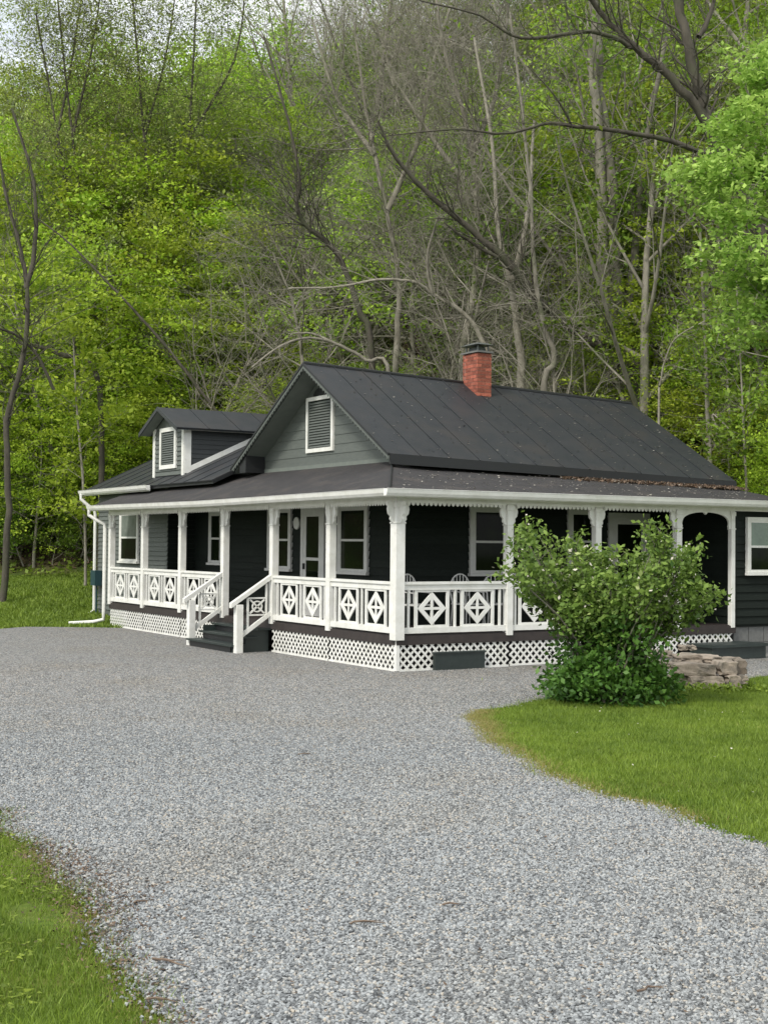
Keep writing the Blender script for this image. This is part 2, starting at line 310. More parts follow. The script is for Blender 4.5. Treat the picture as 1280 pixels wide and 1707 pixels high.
# loose stones on the driveway
def stone_points(n, D0, D1, power=1.0):
    D = D0 + (D1 - D0) * rng.random(n) ** power; X = (rng.random(n) * 2 - 1) * (.30 * D + .5); jx = rng.normal(0, .05, n); k = in_drive(X + jx, D); X, D = X[k], D[k]
    return np.stack([CAMX + X * CS + D * SN, CAMY - X * SN + D * CS, G(X, D) + .014], -1)
def stone_object(name, P, smin, smax, seed, label):
    me = bpy.data.meshes.new(name); me.vertices.add(len(P)); me.vertices.foreach_set('co', P.astype(np.float32).ravel()); me.update()
    o = bpy.data.objects.new(name, me); COL.objects.link(o)
    ng = bpy.data.node_groups.new(name, 'GeometryNodeTree'); ng.interface.new_socket('Geometry', in_out='INPUT', socket_type='NodeSocketGeometry'); ng.interface.new_socket('Geometry', in_out='OUTPUT', socket_type='NodeSocketGeometry')
    N = ng.nodes.new; K = ng.links.new; gi = N('NodeGroupInput'); go = N('NodeGroupOutput')
    j = N('GeometryNodeJoinGeometry')
    for q in range(4):
        ic = N('GeometryNodeMeshIcoSphere'); ic.inputs['Radius'].default_value = 1; ic.inputs['Subdivisions'].default_value = 1
        sp = N('GeometryNodeSetPosition'); rv = N('FunctionNodeRandomValue'); rv.data_type = 'FLOAT_VECTOR'; rv.inputs['Min'].default_value = (-.38, -.38, -.3); rv.inputs['Max'].default_value = (.38, .38, .3); rv.inputs['Seed'].default_value = q + 5
        K(ic.outputs['Mesh'], sp.inputs['Geometry']); K(rv.outputs['Value'], sp.inputs['Offset']); sm = N('GeometryNodeSetMaterial'); sm.inputs['Material'].default_value = M['pebble']
        K(sp.outputs['Geometry'], sm.inputs['Geometry']); g2 = N('GeometryNodeGeometryToInstance'); K(sm.outputs['Geometry'], g2.inputs[0]); K(g2.outputs[0], j.inputs[0])
    ip = N('GeometryNodeInstanceOnPoints'); ip.inputs['Pick Instance'].default_value = True
    rr = N('FunctionNodeRandomValue'); rr.data_type = 'FLOAT_VECTOR'; rr.inputs['Min'].default_value = (-.5, -.5, 0); rr.inputs['Max'].default_value = (.5, .5, 6.28); rr.inputs['Seed'].default_value = seed
    rs = N('FunctionNodeRandomValue'); rs.data_type = 'FLOAT_VECTOR'; rs.inputs['Min'].default_value = (smin, smin, smin * .6); rs.inputs['Max'].default_value = (smax, smax * .85, smax * .7); rs.inputs['Seed'].default_value = seed + 1
    K(gi.outputs[0], ip.inputs['Points']); K(j.outputs[0], ip.inputs['Instance']); K(rr.outputs['Value'], ip.inputs['Rotation']); K(rs.outputs['Value'], ip.inputs['Scale']); K(ip.outputs[0], go.inputs[0])
    md = o.modifiers.new('stones', 'NODES'); md.node_group = ng; tag(o, label, 'gravel', kind='stuff'); return o
M['pebble'] = gravelmat('pebble', False)
Pa = stone_points(215000, 3.6, 12, 1.0); Pb = stone_points(190000, 7, 23, .9)
def pdep(P): return (P[:, 0] - CAMX) * SN + (P[:, 1] - CAMY) * CS
Pa = Pa[rng.random(len(Pa)) > sstep(7.5, 12, pdep(Pa))]; Pb = Pb[rng.random(len(Pb)) < sstep(7, 11, pdep(Pb)) * (1 - .7 * sstep(17, 23, pdep(Pb)))]
P = np.concatenate([Pa, Pb])
stone_object('gravel', P, .0045, .0112, 3, 'loose pale grey crushed stone covering the driveway')

# ------------------------------------------------------------------ grass
def blades(n, X, D, h0, h1, wd, lean=1.0):
    th = rng.random(n) * 2 * math.pi; h = h0 + (h1 - h0) * rng.random(n) ** 1.5; ln = lean * h * rng.random(n); az = rng.random(n) * 2 * math.pi
    U = CAMX + X * CS + D * SN; V_ = CAMY - X * SN + D * CS; Z = G(X, D) - .003
    c = np.stack([U, V_, Z], -1); s = np.stack([np.cos(th), np.sin(th), 0 * th], -1) * (wd * (0.6 + .8 * rng.random(n)))[:, None]
    top = c + np.stack([np.cos(az) * ln, np.sin(az) * ln, h], -1)
    V = np.stack([c - s, c + s, top], 1).reshape(-1, 3); return V
def patch_noise(X, D): return .5 + .25 * np.sin(X * 1.7 + 1.1 * np.sin(D * .9)) + .25 * np.sin(D * 2.3 + 1.7 * np.sin(X * 1.3))
def grass(name, regs, m, label, keep=lambda X, D: True, tintbias=0):
    Vs = []; T = []
    for n, x0, x1, d0, d1, h0, h1, wd in regs:
        X = x0 + (x1 - x0) * rng.random(n); D = d0 + (d1 - d0) * rng.random(n)
        k = keep(X, D); X, D = X[k], D[k]; Vs.append(blades(len(X), X, D, h0, h1, wd)); T.append(np.clip(patch_noise(X, D) * .22 + patch_noise(X * 4.3 + 2, D * 3.7) * .25 + .53 * rng.random(len(X)) ** 1.15 + tintbias, 0, 1))
    V = np.concatenate(Vs); T = np.concatenate(T); Q = np.arange(len(V)).reshape(-1, 3)
    return tag(link(name, np_mesh(name, V, Q, T), m), label, 'grass', kind='stuff')
def infr(X, D, m=.8): return np.abs(X) < .285 * D + m
shrubXD = gpix(1015, 1172)
grass('grass', [(330000, -4.2, .4, 3.6, 9.2, .012, .055, .0024)], M['blade'], 'short green lawn at the lower left of the gravel',
      lambda X, D: ~in_drive(X + .09 * rng.standard_normal(len(X)), D + .03 * rng.standard_normal(len(X))) & infr(X, D, .5) & (rng.random(len(X)) < np.where(patch_noise(X * 3, D * 3) < .25, .25, 1)))
rl = (r1[0][0] - .5, r2[-1][0] + .6)
grass('grass', [(460000, .9, 8.5, rl[0] - 1.5, rl[1], .02, .06, .0042)], M['blade'], 'mown green lawn right of the gravel in front of the shrub',
      lambda X, D: ~in_drive(X + .09 * rng.standard_normal(len(X)), D + .03 * rng.standard_normal(len(X))) & infr(X, D, .8) & (X > 0))
grass('grass', [(90000, -17, -6.2, 31.2, 44, .05, .12, .02)], M['blade'], 'bright green lawn between the cottage and the rocky slope', lambda X, D: ~in_drive(X, D) & (D < np.interp(X, FX, FD) + 1) & infr(X, D, 2))
n = 26000; X = -4 + 4.3 * rng.random(n); D = 3.7 + 5.4 * rng.random(n); k = ~in_drive(X, D) & (np.sin(X * 7 + 2 * np.sin(D * 3)) * np.sin(D * 6.1 + np.sin(X * 4)) > .25); X, D = X[k], D[k]
WX, WD = X, D
# straw coloured rim where lawn meets gravel
def rim(n, side):
    D = (rng.random(n) * (tip[1] + .8 - 8.5) + 8.5) if side else rng.random(n) * 5 + 3.6
    off = rng.normal(.02, .08, n); X = (XR(D) + off) if side else (XL(D) - off); return X, D
X1, D1 = rim(60000, 1); X2, D2 = rim(26000, 0)
wgt = np.exp(-((D1 - tip[1]) / 2.2) ** 2) * .9 + .25; k = rng.random(len(D1)) < wgt; X1, D1 = X1[k], D1[k]
V = np.concatenate([blades(len(X1), X1, D1, .015, .045, .004, 1.2), blades(len(X2), X2, D2, .006, .02, .0028, 2.5)])
tag(link('dry_grass', np_mesh('dry_grass', V, np.arange(len(V)).reshape(-1, 3), rng.random(len(V) // 3)), M['dryblade']), 'straw yellow dry grass rim along the gravel edge', 'grass', kind='stuff')

C = np.stack([CAMX + WX * CS + WD * SN, CAMY - WX * SN + WD * CS, G(WX, WD) + .01 + .03 * rng.random(len(WX))], -1)
V = np.stack([C + rng.normal(0, .011, C.shape) * np.array([1, 1, .4]) for _ in range(3)], 1).reshape(-1, 3)
tag(link('clover', np_mesh('clover', V, np.arange(len(V)).reshape(-1, 3), rng.random(len(V) // 3)), M['lf_cover']), 'dark clover and weeds mixed into the lower left lawn', 'weeds', kind='stuff')
# ================================================================== COTTAGE
H = empty('cottage', (0, 0, 0), 'charcoal one storey cottage with white wraparound porch and black roof', 'cottage')
DK = .60; BT = 2.78       # deck, underside of beam
UW, VW = 1.40, 2.30       # wall planes behind the porch
def siding(parent, face, pl, s0, s1, z0, z1, ex, m):
    b = MB(); t0, t1 = .004, .030
    P = [b.pt(face, 0, s0, -.0, 0), b.pt(face, 0, s1, 0, 0), b.pt(face, 0, s1, t1, 0), b.pt(face, 0, s0, t1, 0), b.pt(face, 0, s0, 0, ex - .002), b.pt(face, 0, s1, 0, ex - .002), b.pt(face, 0, s1, t0, ex - .002), b.pt(face, 0, s0, t0, ex - .002)]
    me = b.hexa(P).mesh('clapboard'); n = int((z1 - z0) / ex)
    for k in range(n):
        link('clapboard', me, m, parent, (pl, 0, z0 + k * ex) if face == 'U' else (0, pl, z0 + k * ex))
# core walls
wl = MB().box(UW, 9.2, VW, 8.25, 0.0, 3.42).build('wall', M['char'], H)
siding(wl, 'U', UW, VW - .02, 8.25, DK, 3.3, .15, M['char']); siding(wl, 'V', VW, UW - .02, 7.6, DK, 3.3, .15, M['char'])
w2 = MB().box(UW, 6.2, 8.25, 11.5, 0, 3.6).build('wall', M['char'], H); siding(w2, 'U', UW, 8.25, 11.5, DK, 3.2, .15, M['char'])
UWG = .70
w3 = MB().box(UWG, 6.2, 11.5, 16.35, 0, 3.44).build('wall', M['lit_grey'], H)
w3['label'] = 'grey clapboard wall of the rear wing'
siding(w3, 'U', UWG, 11.5, 16.33, .30, 3.38, .112, M['lit_grey']); siding(w3, 'V', 11.5, UWG, UW, DK, 2.9, .112, M['char'])
# front room flush with the porch at the right
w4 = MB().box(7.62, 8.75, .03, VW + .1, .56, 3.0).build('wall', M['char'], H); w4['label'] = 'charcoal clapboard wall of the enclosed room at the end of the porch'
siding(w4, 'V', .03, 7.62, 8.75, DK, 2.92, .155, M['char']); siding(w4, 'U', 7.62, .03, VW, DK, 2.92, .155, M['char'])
fd = MB()
for k in range(3):
    for j in range(2): fd.box(7.64 + k * .41, 8.03 + k * .41, .06, .2, -.05 + j * .3, .235 + j * .3)
fd.box(7.65, 8.85, .075, .19, -.05, .55)
fd.build('foundation', M['block'], H)
# deck
dk = MB().box(0, 7.6, .0, VW, .48, DK).box(0, UW, VW, 11.5, .48, DK).box(0, UWG, 11.5, 13.45, .48, DK).build('deck', M['deck'], H)
b = MB().box(-.03, 7.6, -.035, -.002, .44, .585).box(-.035, -.002, -.0, 13.45, .44, .585); b.build('deck_fascia', M['deck'], H)
# ceiling, beam, valance
MB().box(.05, 7.6, .05, VW, 2.90, 2.93).box(.05, UW, VW, 11.5, 2.90, 2.93).box(.05, UWG, 11.5, 13.4, 2.90, 2.93).build('porch_ceiling', M['soffit'], H)
MB().box(-.06, 8.75, -.06, .06, BT, 2.93).build('beam', M['white'], H); MB().box(-.06, .06, .062, 13.5, BT, 2.93).build('beam', M['white'], H)
MB().box(-.34, 8.9, -.34, -.062, 2.86, 2.885).box(-.34, -.062, -.06, 13.8, 2.86, 2.885).build('soffit', M['white'], H)
def valance(face, s0, s1):
    b = MB(); n = int((s1 - s0) / .085)
    b.lb(face, 0, s0, s1, .062, .075, BT - .012, BT + .03)
    for k in range(n):
        a = s0 + (k + .5) * (s1 - s0) / n; b.prism(face, 0, [(a - .036, BT - .012), (a - .030, BT - .04), (a, BT - .062), (a + .030, BT - .04), (a + .036, BT - .012)], .063, .074)
    b.build('scalloped_trim', M['white'], H)
PU = [0, 2.23, 4.18, 6.12, 7.52]; PV = [0, 2.24, 4.48, 6.72, 8.96, 11.2, 13.4]
for i in range(4):
    if i < 3: valance('V', PU[i] + .12, PU[i + 1] - .1)
for i in range(6): valance('U', PV[i] + .12, PV[i + 1] - .1)
# posts with brackets
def bracket(face, s, sgn, hgt=.34, wd=.13):
    b = MB(); pts = [(0, BT), (wd, BT), (wd, BT - .05), (wd * .80, BT - .075), (wd * .9, BT - .12), (wd * .78, BT - .2), (wd * .45, BT - .24), (wd * .5, BT - .29), (.2 * wd, BT - hgt), (0, BT - hgt - .02)]
    return b.prism(face, 0, [(s + sgn * p, z) for p, z in pts], -.022, .022)
def post(u, v, wd, br, z0=.545):
    h = wd / 2; b = MB().box(u - h, u + h, v - h, v + h, z0, BT)
    q = .012; b.box(u - h - q, u + h + q, v - h - q, v + h + q, BT - .10, BT - .02); b.box(u - h - q, u + h + q, v - h - q, v + h + q, BT - .36, BT - .335)
    o = b.build('porch_post', M['white'], H, bevel=.006)
    for face, sg in br:
        s = (v if face == 'U' else u) + sg * h; bb = bracket(face, s, sg)
        off = (u if face == 'U' else v)
        o2 = bb.build('bracket', M['white'], o)
    return o
post(0, 0, .18, [('V', 1), ('V', -1), ('U', 1), ('U', -1)], .52)
for i, u in enumerate(PU[1:]): post(u, 0, .13 if i < 3 else .10, [('V', 1), ('V', -1)] if i < 2 else ([('V', -1)] if i == 2 else []))
for v in PV[1:]: post(0, v, .14, [('U', -1)] + ([('U', 1)] if v < 13 else []))
# arch in the last right bay
b = MB(); s0, s1 = PU[3] + .065, PU[4] - .05; mid = (s0 + s1) / 2
for a0, sg in ((s0, 1), (s1, -1)):
    pts = [(a0, BT + .0), (a0, BT - .34), (a0 + sg * .03, BT - .36), (a0 + sg * .05, BT - .30), (a0 + sg * .035, BT - .26), (a0 + sg * .055, BT - .18)]
    wd = abs(mid - a0) - .05
    for k in range(9):
        t = k / 8 * math.pi / 2; pts.append((a0 + sg * (.055 + (wd - .055) * (1 - math.cos(t))), BT - .20 + .16 * math.sin(t)))
    pts.append((mid, BT - .085)); pts.append((mid, BT))
    b.prism('V', 0, pts, -.02, .02 if sg > 0 else .021)
b.build('arch_fretwork', M['white'], H)
# balustrades
ZT0, ZT1, ZB0, ZB1 = 1.335, 1.47, .625, .72
def balustrade(face, s0, s1, npan=2, dark=False):
    tr = MB().lb(face, 0, s0, s1, -.045, .055, ZT1 - .045, ZT1).lb(face, 0, s0, s1, -.025, .03, ZT0, ZT1 - .047).build('balustrade', M['white'], H)
    MB().lb(face, 0, s0, s1, -.03, .035, ZB0, ZB1).build('bottom_rail', M['white'], tr)
    L_ = s1 - s0; pw = min(.68, (L_ - .12 * (npan + 1)) / npan); gap = (L_ - npan * pw) / (npan + 1); bal = MB().lb(face, 0, -.018, .018, -.015, .02, ZB1, ZT0).mesh('baluster')
    for k in range(npan + 1):
        c = s0 + k * (pw + gap) + gap / 2
        for dc in ([-.0] if gap < .25 else [-.04, .04]):
            link('baluster', bal, M['white'], tr, (0, c + dc, 0) if face == 'U' else (c + dc, 0, 0))
    for k in range(npan):
        a = s0 + gap + k * (pw + gap); e = a + pw; z0, z1 = ZB1, ZT0; t = .055; c = (a + e) / 2; zc = (z0 + z1) / 2
        f = MB().lb(face, 0, a, a + t, -.012, .018, z0, z1).lb(face, 0, e - t, e, -.012, .018, z0, z1).lb(face, 0, a + t, e - t, -.012, .0179, z1 - .035, z1).lb(face, 0, a + t, e - t, -.012, .0179, z0, z0 + .035)
        f.build('panel_frame', M['white'], tr)
        hw, hh = (pw / 2 - t) * .98, (z1 - z0) / 2 - .03; ww = .06; d = MB()
        op = [(c, zc + hh), (c + hw, zc), (c, zc - hh), (c - hw, zc)]; ki = 1 - .10 / hw
        ip = [(c + (x - c) * ki, zc + (z - zc) * ki) for x, z in op]
        for q in range(4): d.prism(face, 0, [op[q], op[(q + 1) % 4], ip[(q + 1) % 4], ip[q]], -.006, .012)
        d.lb(face, 0, c - .022, c + .022, -.008, .010, zc - hh * ki, zc + hh * ki).lb(face, 0, c - hw * ki, c + hw * ki, -.007, .011, zc - .022, zc + .022)
        d.build('diamond', M['white'], tr)
for i in range(3): balustrade('V', PU[i] + (.09 if i == 0 else .065), PU[i + 1] - .065)
for i in (0, 1, 3, 4, 5): balustrade('U', PV[i] + (.09 if i == 0 else .07), PV[i + 1] - .07)
# lattice skirts
def lattice(face, s0, s1, z0, z1):
    b = MB(); per = .140; ww = .036
    for sg, dd in ((1, .012), (-1, .020)):
        k0 = int((s0 - (z1 - z0)) / per) - 2; k1 = int((s1 + (z1 - z0)) / per) + 2
        for k in range(k0, k1):
            x0 = k * per + (0 if sg > 0 else per * .5 * 0)
            a0, a1 = (x0, x0 + (z1 - z0)) if sg > 0 else (x0 + (z1 - z0), x0)
            # clip to s0..s1
            za, zb = z0, z1; dz = (z1 - z0); f = lambda a: z0 + (a - a0) / (a1 - a0) * dz
            lo, hi = min(a0, a1), max(a0, a1)
            if hi <= s0 + .01 or lo >= s1 - .01: continue
            c0, c1 = max(lo, s0), min(hi, s1)
            if c1 - c0 < .02: continue
            b.bar(face, 0, c0, f(c0), c1, f(c1), ww, dd - .007, dd)
    o = b.build('lattice_panel', M['white'], H)
    MB().lb(face, 0, s0, s1, .021, .030, z0 - .01, z0 + .025).build('lattice_rim', M['white'], o); return o
for i in range(4):
    lattice('V', PU[i] + .03, PU[i + 1] - .0, (0.02, .03, .06, .22)[i], .53)
for i in (0, 1, 3, 4, 5): lattice('U', PV[i] + .03, PV[i + 1] - .0, .02, .53)
MB().box(-.032, .035, -.032, .035, .02, .53).build('corner_strip', M['white'], H)
MB().lb('V', 0, .68, 1.68, .03, .10, .0, .285).lb('V', 0, .66, 1.70, .03, .12, .285, .31).build('crawl_space_hatch', M['steps'], H)
MB().box(.35, .4, .4, 13.3, 0, .47).box(.35, 7.5, .4, .45, 0, .47).build('crawl_space_darkness', M['black'], H)  # black sheets added to stand for the darkness behind the lattice
# stairs
st = MB().box(-.80, -.04, 4.60, 4.63, 0, .12).box(-.52, -.04, 4.60, 4.63, .12, .42).box(-.80, -.04, 6.57, 6.60, 0, .12).box(-.52, -.04, 6.57, 6.60, .12, .42).build('porch_steps', M['steps'], H)
for k, (u0, z) in enumerate(((-.86, .16), (-.58, .31), (-.30, .46))):
    MB().box(u0, u0 + .31, 4.52, 6.68, z - .035, z).build('tread', M['steps'], st); MB().box(u0 + .04, u0 + .06, 4.64, 6.56, z - .15, z - .037).build('riser', M['black'], st)
for v in (4.48, 6.72):
    nw = MB().box(-.80, -.66, v - .07, v + .07, 0, .92).build('newel_post', M['white'], H, bevel=.006)
    def sb(u0, z0, u1, z1, t, w_, nm, par):
        o = MB().hexa([(u0, v - w_, z0), (u1, v - w_, z1), (u1, v + w_, z1), (u0, v + w_, z0), (u0, v - w_, z0 + t), (u1, v - w_, z1 + t), (u1, v + w_, z1 + t), (u0, v + w_, z0 + t)]).build(nm, M['white'], par)
    sb(-.90, .86, -.06, 1.40, .09, .055, 'handrail', nw); sb(-.66, .30, -.07, .70, .09, .03, 'bottom_rail', nw)
    for uu in (-.56, -.17): sb(uu, .34 + (uu + .66) * .68, uu + .035, .34 + (uu + .70) * .68, .62, .018, 'baluster', nw)
    r = MB()
    def yb(u0, z0, u1, z1, t=.03, w_=.012):
        dx, dz = u1 - u0, z1 - z0; l = math.hypot(dx, dz); nx, nz = -dz / l * t / 2, dx / l * t / 2
        r.hexa([(u0 - nx, v - w_, z0 - nz), (u1 - nx, v - w_, z1 - nz), (u1 - nx, v + w_, z1 - nz), (u0 - nx, v + w_, z0 - nz), (u0 + nx, v - w_, z0 + nz), (u1 + nx, v - w_, z1 + nz), (u1 + nx, v + w_, z1 + nz), (u0 + nx, v + w_, z0 + nz)])
    uc, zc = -.345, .88
    yb(uc - .18, zc - .16, uc + .18, zc - .16); yb(uc - .18, zc + .16, uc + .18, zc + .16); yb(uc - .15, zc - .13, uc + .15, zc + .13); yb(uc - .15, zc + .13, uc + .15, zc - .13)
    for k in range(12):
        t0, t1 = k * math.pi / 6, (k + 1) * math.pi / 6; yb(uc + .1 * math.cos(t0), zc + .1 * math.sin(t0), uc + .1 * math.cos(t1), zc + .1 * math.sin(t1), .024, .013)
    r.build('rosette_panel', M['white'], nw)
# dark step platform at the right of the porch
MB().box(6.3, 7.75, -.75, -.06, .24, .29).box(6.35, 7.7, -.70, -.1, .02, .24).build('side_step', M['steps'], H)

# windows and doors
def window(face, pl, s0, s1, z0, z1, top=None, bot=None, t=.10, fm='white', cap=False):
    pl -= .022; top = top or M['glass']; bot = bot or M['glass']; fm = M[fm]
    f = MB().lb(face, pl, s0, s0 + t, -.02, .045, z0, z1).lb(face, pl, s1 - t, s1, -.02, .045, z0, z1).lb(face, pl, s0 + t, s1 - t, -.02, .046, z1 - t, z1).build('window', fm, H)
    MB().lb(face, pl, s0 - .03, s1 + .03, 0, .085, z0 - .055, z0 - .002).build('sill', fm, f)
    g = .035; a, e, zb, zt = s0 + t, s1 - t, z0, z1 - t; zm = (zb + zt) / 2
    MB().lb(face, pl, a, a + g, .0, .036, zb, zt).lb(face, pl, e - g, e, 0, .036, zb, zt).lb(face, pl, a + g, e - g, 0, .0361, zt - g, zt).lb(face, pl, a + g, e - g, 0, .0361, zb, zb + g * 1.5).lb(face, pl, a + g, e - g, 0, .038, zm - .022, zm + .022).build('sash', fm, f)
    MB().lb(face, pl, a + g, e - g, .02, .030, zm + .022, zt - g).build('pane', top, f); MB().lb(face, pl, a + g, e - g, .018, .0265, zb + g * 1.5, zm - .022).build('pane', bot, f)
    return f
def door(face, pl, s0, s1, zt, col='white', knob=1):
    pl -= .022; t = .11; f = MB().lb(face, pl, s0, s0 + t, -.02, .045, DK, zt).lb(face, pl, s1 - t, s1, -.02, .045, DK, zt).lb(face, pl, s0 + t, s1 - t, 0, .046, zt - t, zt).build('door', M[col], H)
    a, e, z1 = s0 + t, s1 - t, zt - t; q = .12
    MB().lb(face, pl, a, a + q, .01, .038, DK + .02, z1).lb(face, pl, e - q, e, .01, .038, DK + .02, z1).lb(face, pl, a + q, e - q, .01, .0381, z1 - q, z1).lb(face, pl, a + q, e - q, .01, .0381, DK + .02, DK + .25).lb(face, pl, a + q, e - q, .01, .0381, 1.74, 1.80).build('door_leaf', M[col], f)
    MB().lb(face, pl, a + q, e - q, .012, .028, 1.8, z1 - q).build('pane', M['glass'], f); MB().lb(face, pl, a + q, e - q, .012, .026, DK + .25, 1.74).build('pane', M['glass'], f)
    k = a + .06 if knob < 0 else e - .06; MB().lb(face, pl, k - .02, k + .02, .038, .075, 1.56, 1.68).build('handle', M['black'], f); return f
def sU(px, pl):     # v where the plane u=pl shows at pixel column px
    k = (px - 640) / F; X0 = (pl - CAMX) * CS + CAMY * SN; D0 = (pl - CAMX) * SN - CAMY * CS
    return (X0 - k * D0) / (SN + k * CS)
def sV(px, pl):
    k = (px - 640) / F; X0 = -CAMX * CS - (pl - CAMY) * SN; D0 = -CAMX * SN + (pl - CAMY) * CS
    return (k * D0 - X0) / (CS - k * SN)
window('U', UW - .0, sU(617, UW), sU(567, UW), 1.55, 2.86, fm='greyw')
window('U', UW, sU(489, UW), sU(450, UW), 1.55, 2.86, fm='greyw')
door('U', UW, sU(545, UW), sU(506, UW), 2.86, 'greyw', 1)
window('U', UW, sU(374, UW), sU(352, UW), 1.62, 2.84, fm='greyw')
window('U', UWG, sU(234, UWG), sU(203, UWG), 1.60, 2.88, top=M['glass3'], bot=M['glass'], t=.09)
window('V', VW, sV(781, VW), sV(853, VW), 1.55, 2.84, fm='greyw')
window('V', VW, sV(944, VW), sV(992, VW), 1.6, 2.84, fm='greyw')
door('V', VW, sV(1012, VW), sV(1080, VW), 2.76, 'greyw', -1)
window('V', .03 - .02, sV(1243, 0), sV(1243, 0) + .78, 1.60, 2.67, top=M['glass2'], bot=M['glass'], t=.07)
# small round plaque by the door
b = MB(); b.tube([(UW - .03, sU(498, UW), 2.50), (UW - .06, sU(498, UW), 2.50)], .13, 14); o = b.build('wall_plaque', M['greyw'], None)
tag(o, 'round pale plaque on the dark wall left of the gable end door', 'plaque')

# main roof
RV, EV0, EV1 = 5.03, 1.75, 8.38; RZ, EZ = 5.66, 3.70; U0, U1 = .90, 9.42
def zr(u): return RZ - .033 * (u - U0)
def ze(u): return EZ - .027 * (u - U0)
roof = MB().hexa([(U0 + .04, EV0 + .04, ze(U0) - .10), (U1 - .04, EV0 + .04, ze(U1) - .10), (U1 - .04, RV, zr(U1) - .09), (U0 + .04, RV, zr(U0) - .09), (U0 + .04, EV0 + .04, ze(U0) - .035), (U1 - .04, EV0 + .04, ze(U1) - .035), (U1 - .04, RV, zr(U1) - .035), (U0 + .04, RV, zr(U0) - .035)]).hexa(
    [(U0 + .04, RV, zr(U0) - .09), (U1 - .04, RV, zr(U1) - .09), (U1 - .04, EV1 - .04, ze(U1) - .10), (U0 + .04, EV1 - .04, ze(U0) - .10), (U0 + .04, RV, zr(U0) - .035), (U1 - .04, RV, zr(U1) - .035), (U1 - .04, EV1 - .04, ze(U1) - .035), (U0 + .04, EV1 - .04, ze(U0) - .035)]).build('roof', M['soffit'], H)
def panel(p00, p10, p11, p01, th=.03, rib=.02, ribh=.012):
    """eave0, eave1, ridge1, ridge0"""
    P = [Vector(p) for p in (p00, p10, p11, p01)]; n = (P[1] - P[0]).cross(P[3] - P[0]).normalized(); n = n if n.z > 0 else -n
    b = MB(); b.hexa([p - n * th for p in P] + P)
    if rib:
        e = (P[1] - P[0]).normalized(); e2 = (P[2] - P[3]).normalized(); Q = [P[1] - e * rib, P[1] + e * rib, P[2] + e2 * rib, P[2] - e2 * rib]
        b.hexa([q + n * .0005 for q in Q] + [q + n * ribh for q in Q])
    return b
npn = 13
for k in range(npn):
    ua = U0 + (U1 - U0) * k / npn + .002; ub = U0 + (U1 - U0) * (k + 1) / npn - .002
    panel((ua, EV0, ze(ua)), (ub, EV0, ze(ub)), (ub, RV, zr(ub)), (ua, RV, zr(ua)), rib=.010 if k < npn - 1 else 0).build('roof_panel', M['roof'], roof)
    panel((ua, EV1, ze(ua)), (ub, EV1, ze(ub)), (ub, RV, zr(ub)), (ua, RV, zr(ua)), rib=0).build('roof_panel', M['roof'], roof)
MB().tube([(U0 - .02, RV, RZ + .012), (U1, RV, zr(U1) + .012)], .035, 6).build('ridge_cap', M['black'], roof)
MB().hexa([(U0, EV0 - .02, ze(U0) - .19), (U1, EV0 - .02, ze(U1) - .13), (U1, EV0 + .02, ze(U1) - .13), (U0, EV0 + .02, ze(U0) - .19), (U0, EV0 - .02, ze(U0) - .005), (U1, EV0 - .02, ze(U1) - .005), (U1, EV0 + .02, ze(U1) - .033), (U0, EV0 + .02, ze(U0) - .033)]).build('eave_board_and_shade', M['black'], roof)  # black fascia made deeper to stand for the shaded gap under the eave
# rake boards and soffit
for va, vb in ((EV0, RV), (EV1, RV)):
    MB().hexa([(U0 - .03, va, EZ - .10), (U0 + .0, va, EZ - .10), (U0, vb, RZ - .10), (U0 - .03, vb, RZ - .10), (U0 - .03, va, EZ - .02), (U0, va, EZ - .02), (U0, vb, RZ - .02), (U0 - .03, vb, RZ - .02)]).build('rake_board', M['lit_grey'], roof)
    MB().hexa([(U0 - .045, va, EZ - .035), (U0 + .0, va, EZ - .035), (U0, vb, RZ - .035), (U0 - .045, vb, RZ - .035), (U0 - .045, va, EZ + .012), (U0, va, EZ + .012), (U0, vb, RZ + .012), (U0 - .045, vb, RZ + .012)]).build('drip_edge', M['black'], roof)
    b = MB(); n = 34
    for k in range(n):
        t = (k + .5) / n; y = va + (vb - va) * t; z = EZ + (RZ - EZ) * t - .10; h = abs(vb - va) / n * .42
        b.prism('U', U0, [(y - h, z + .03 * (1 if vb > va else 1)), (y, z - .045), (y + h, z + .03)], .012, .024)
    b.build('scalloped_trim', M['lit_grey'], roof)
MB().box(U0 + .02, UW - .03, 7.72, 8.02, 3.60, 3.99).build('eave_return', M['black'], H)
# gable wall
gb = MB(); gb.prism('U', UW, [(2.05, 3.43), (8.05, 3.43), (8.05, 3.86 - .12), (RV, RZ - .11), (2.05, 3.86 - .12)], -.1, .0); gw = gb.build('gable_wall', M['lit_grey'], H)
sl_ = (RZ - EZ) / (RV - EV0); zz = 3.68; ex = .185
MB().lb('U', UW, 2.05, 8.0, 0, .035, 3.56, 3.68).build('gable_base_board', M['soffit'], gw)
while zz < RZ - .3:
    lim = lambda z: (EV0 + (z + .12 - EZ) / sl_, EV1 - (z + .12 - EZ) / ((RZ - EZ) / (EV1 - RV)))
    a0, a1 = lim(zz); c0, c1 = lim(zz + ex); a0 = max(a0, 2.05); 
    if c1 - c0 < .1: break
    b = MB(); b.hexa([(UW, a0, zz), (UW, a1, zz), (UW - .016, a1, zz), (UW - .016, a0, zz), (UW, c0, zz + ex - .004), (UW, c1, zz + ex - .004), (UW - .006, c1, zz + ex - .004), (UW - .006, c0, zz + ex - .004)]); b.build('clapboard', M['lit_grey'], gw)
    zz += ex
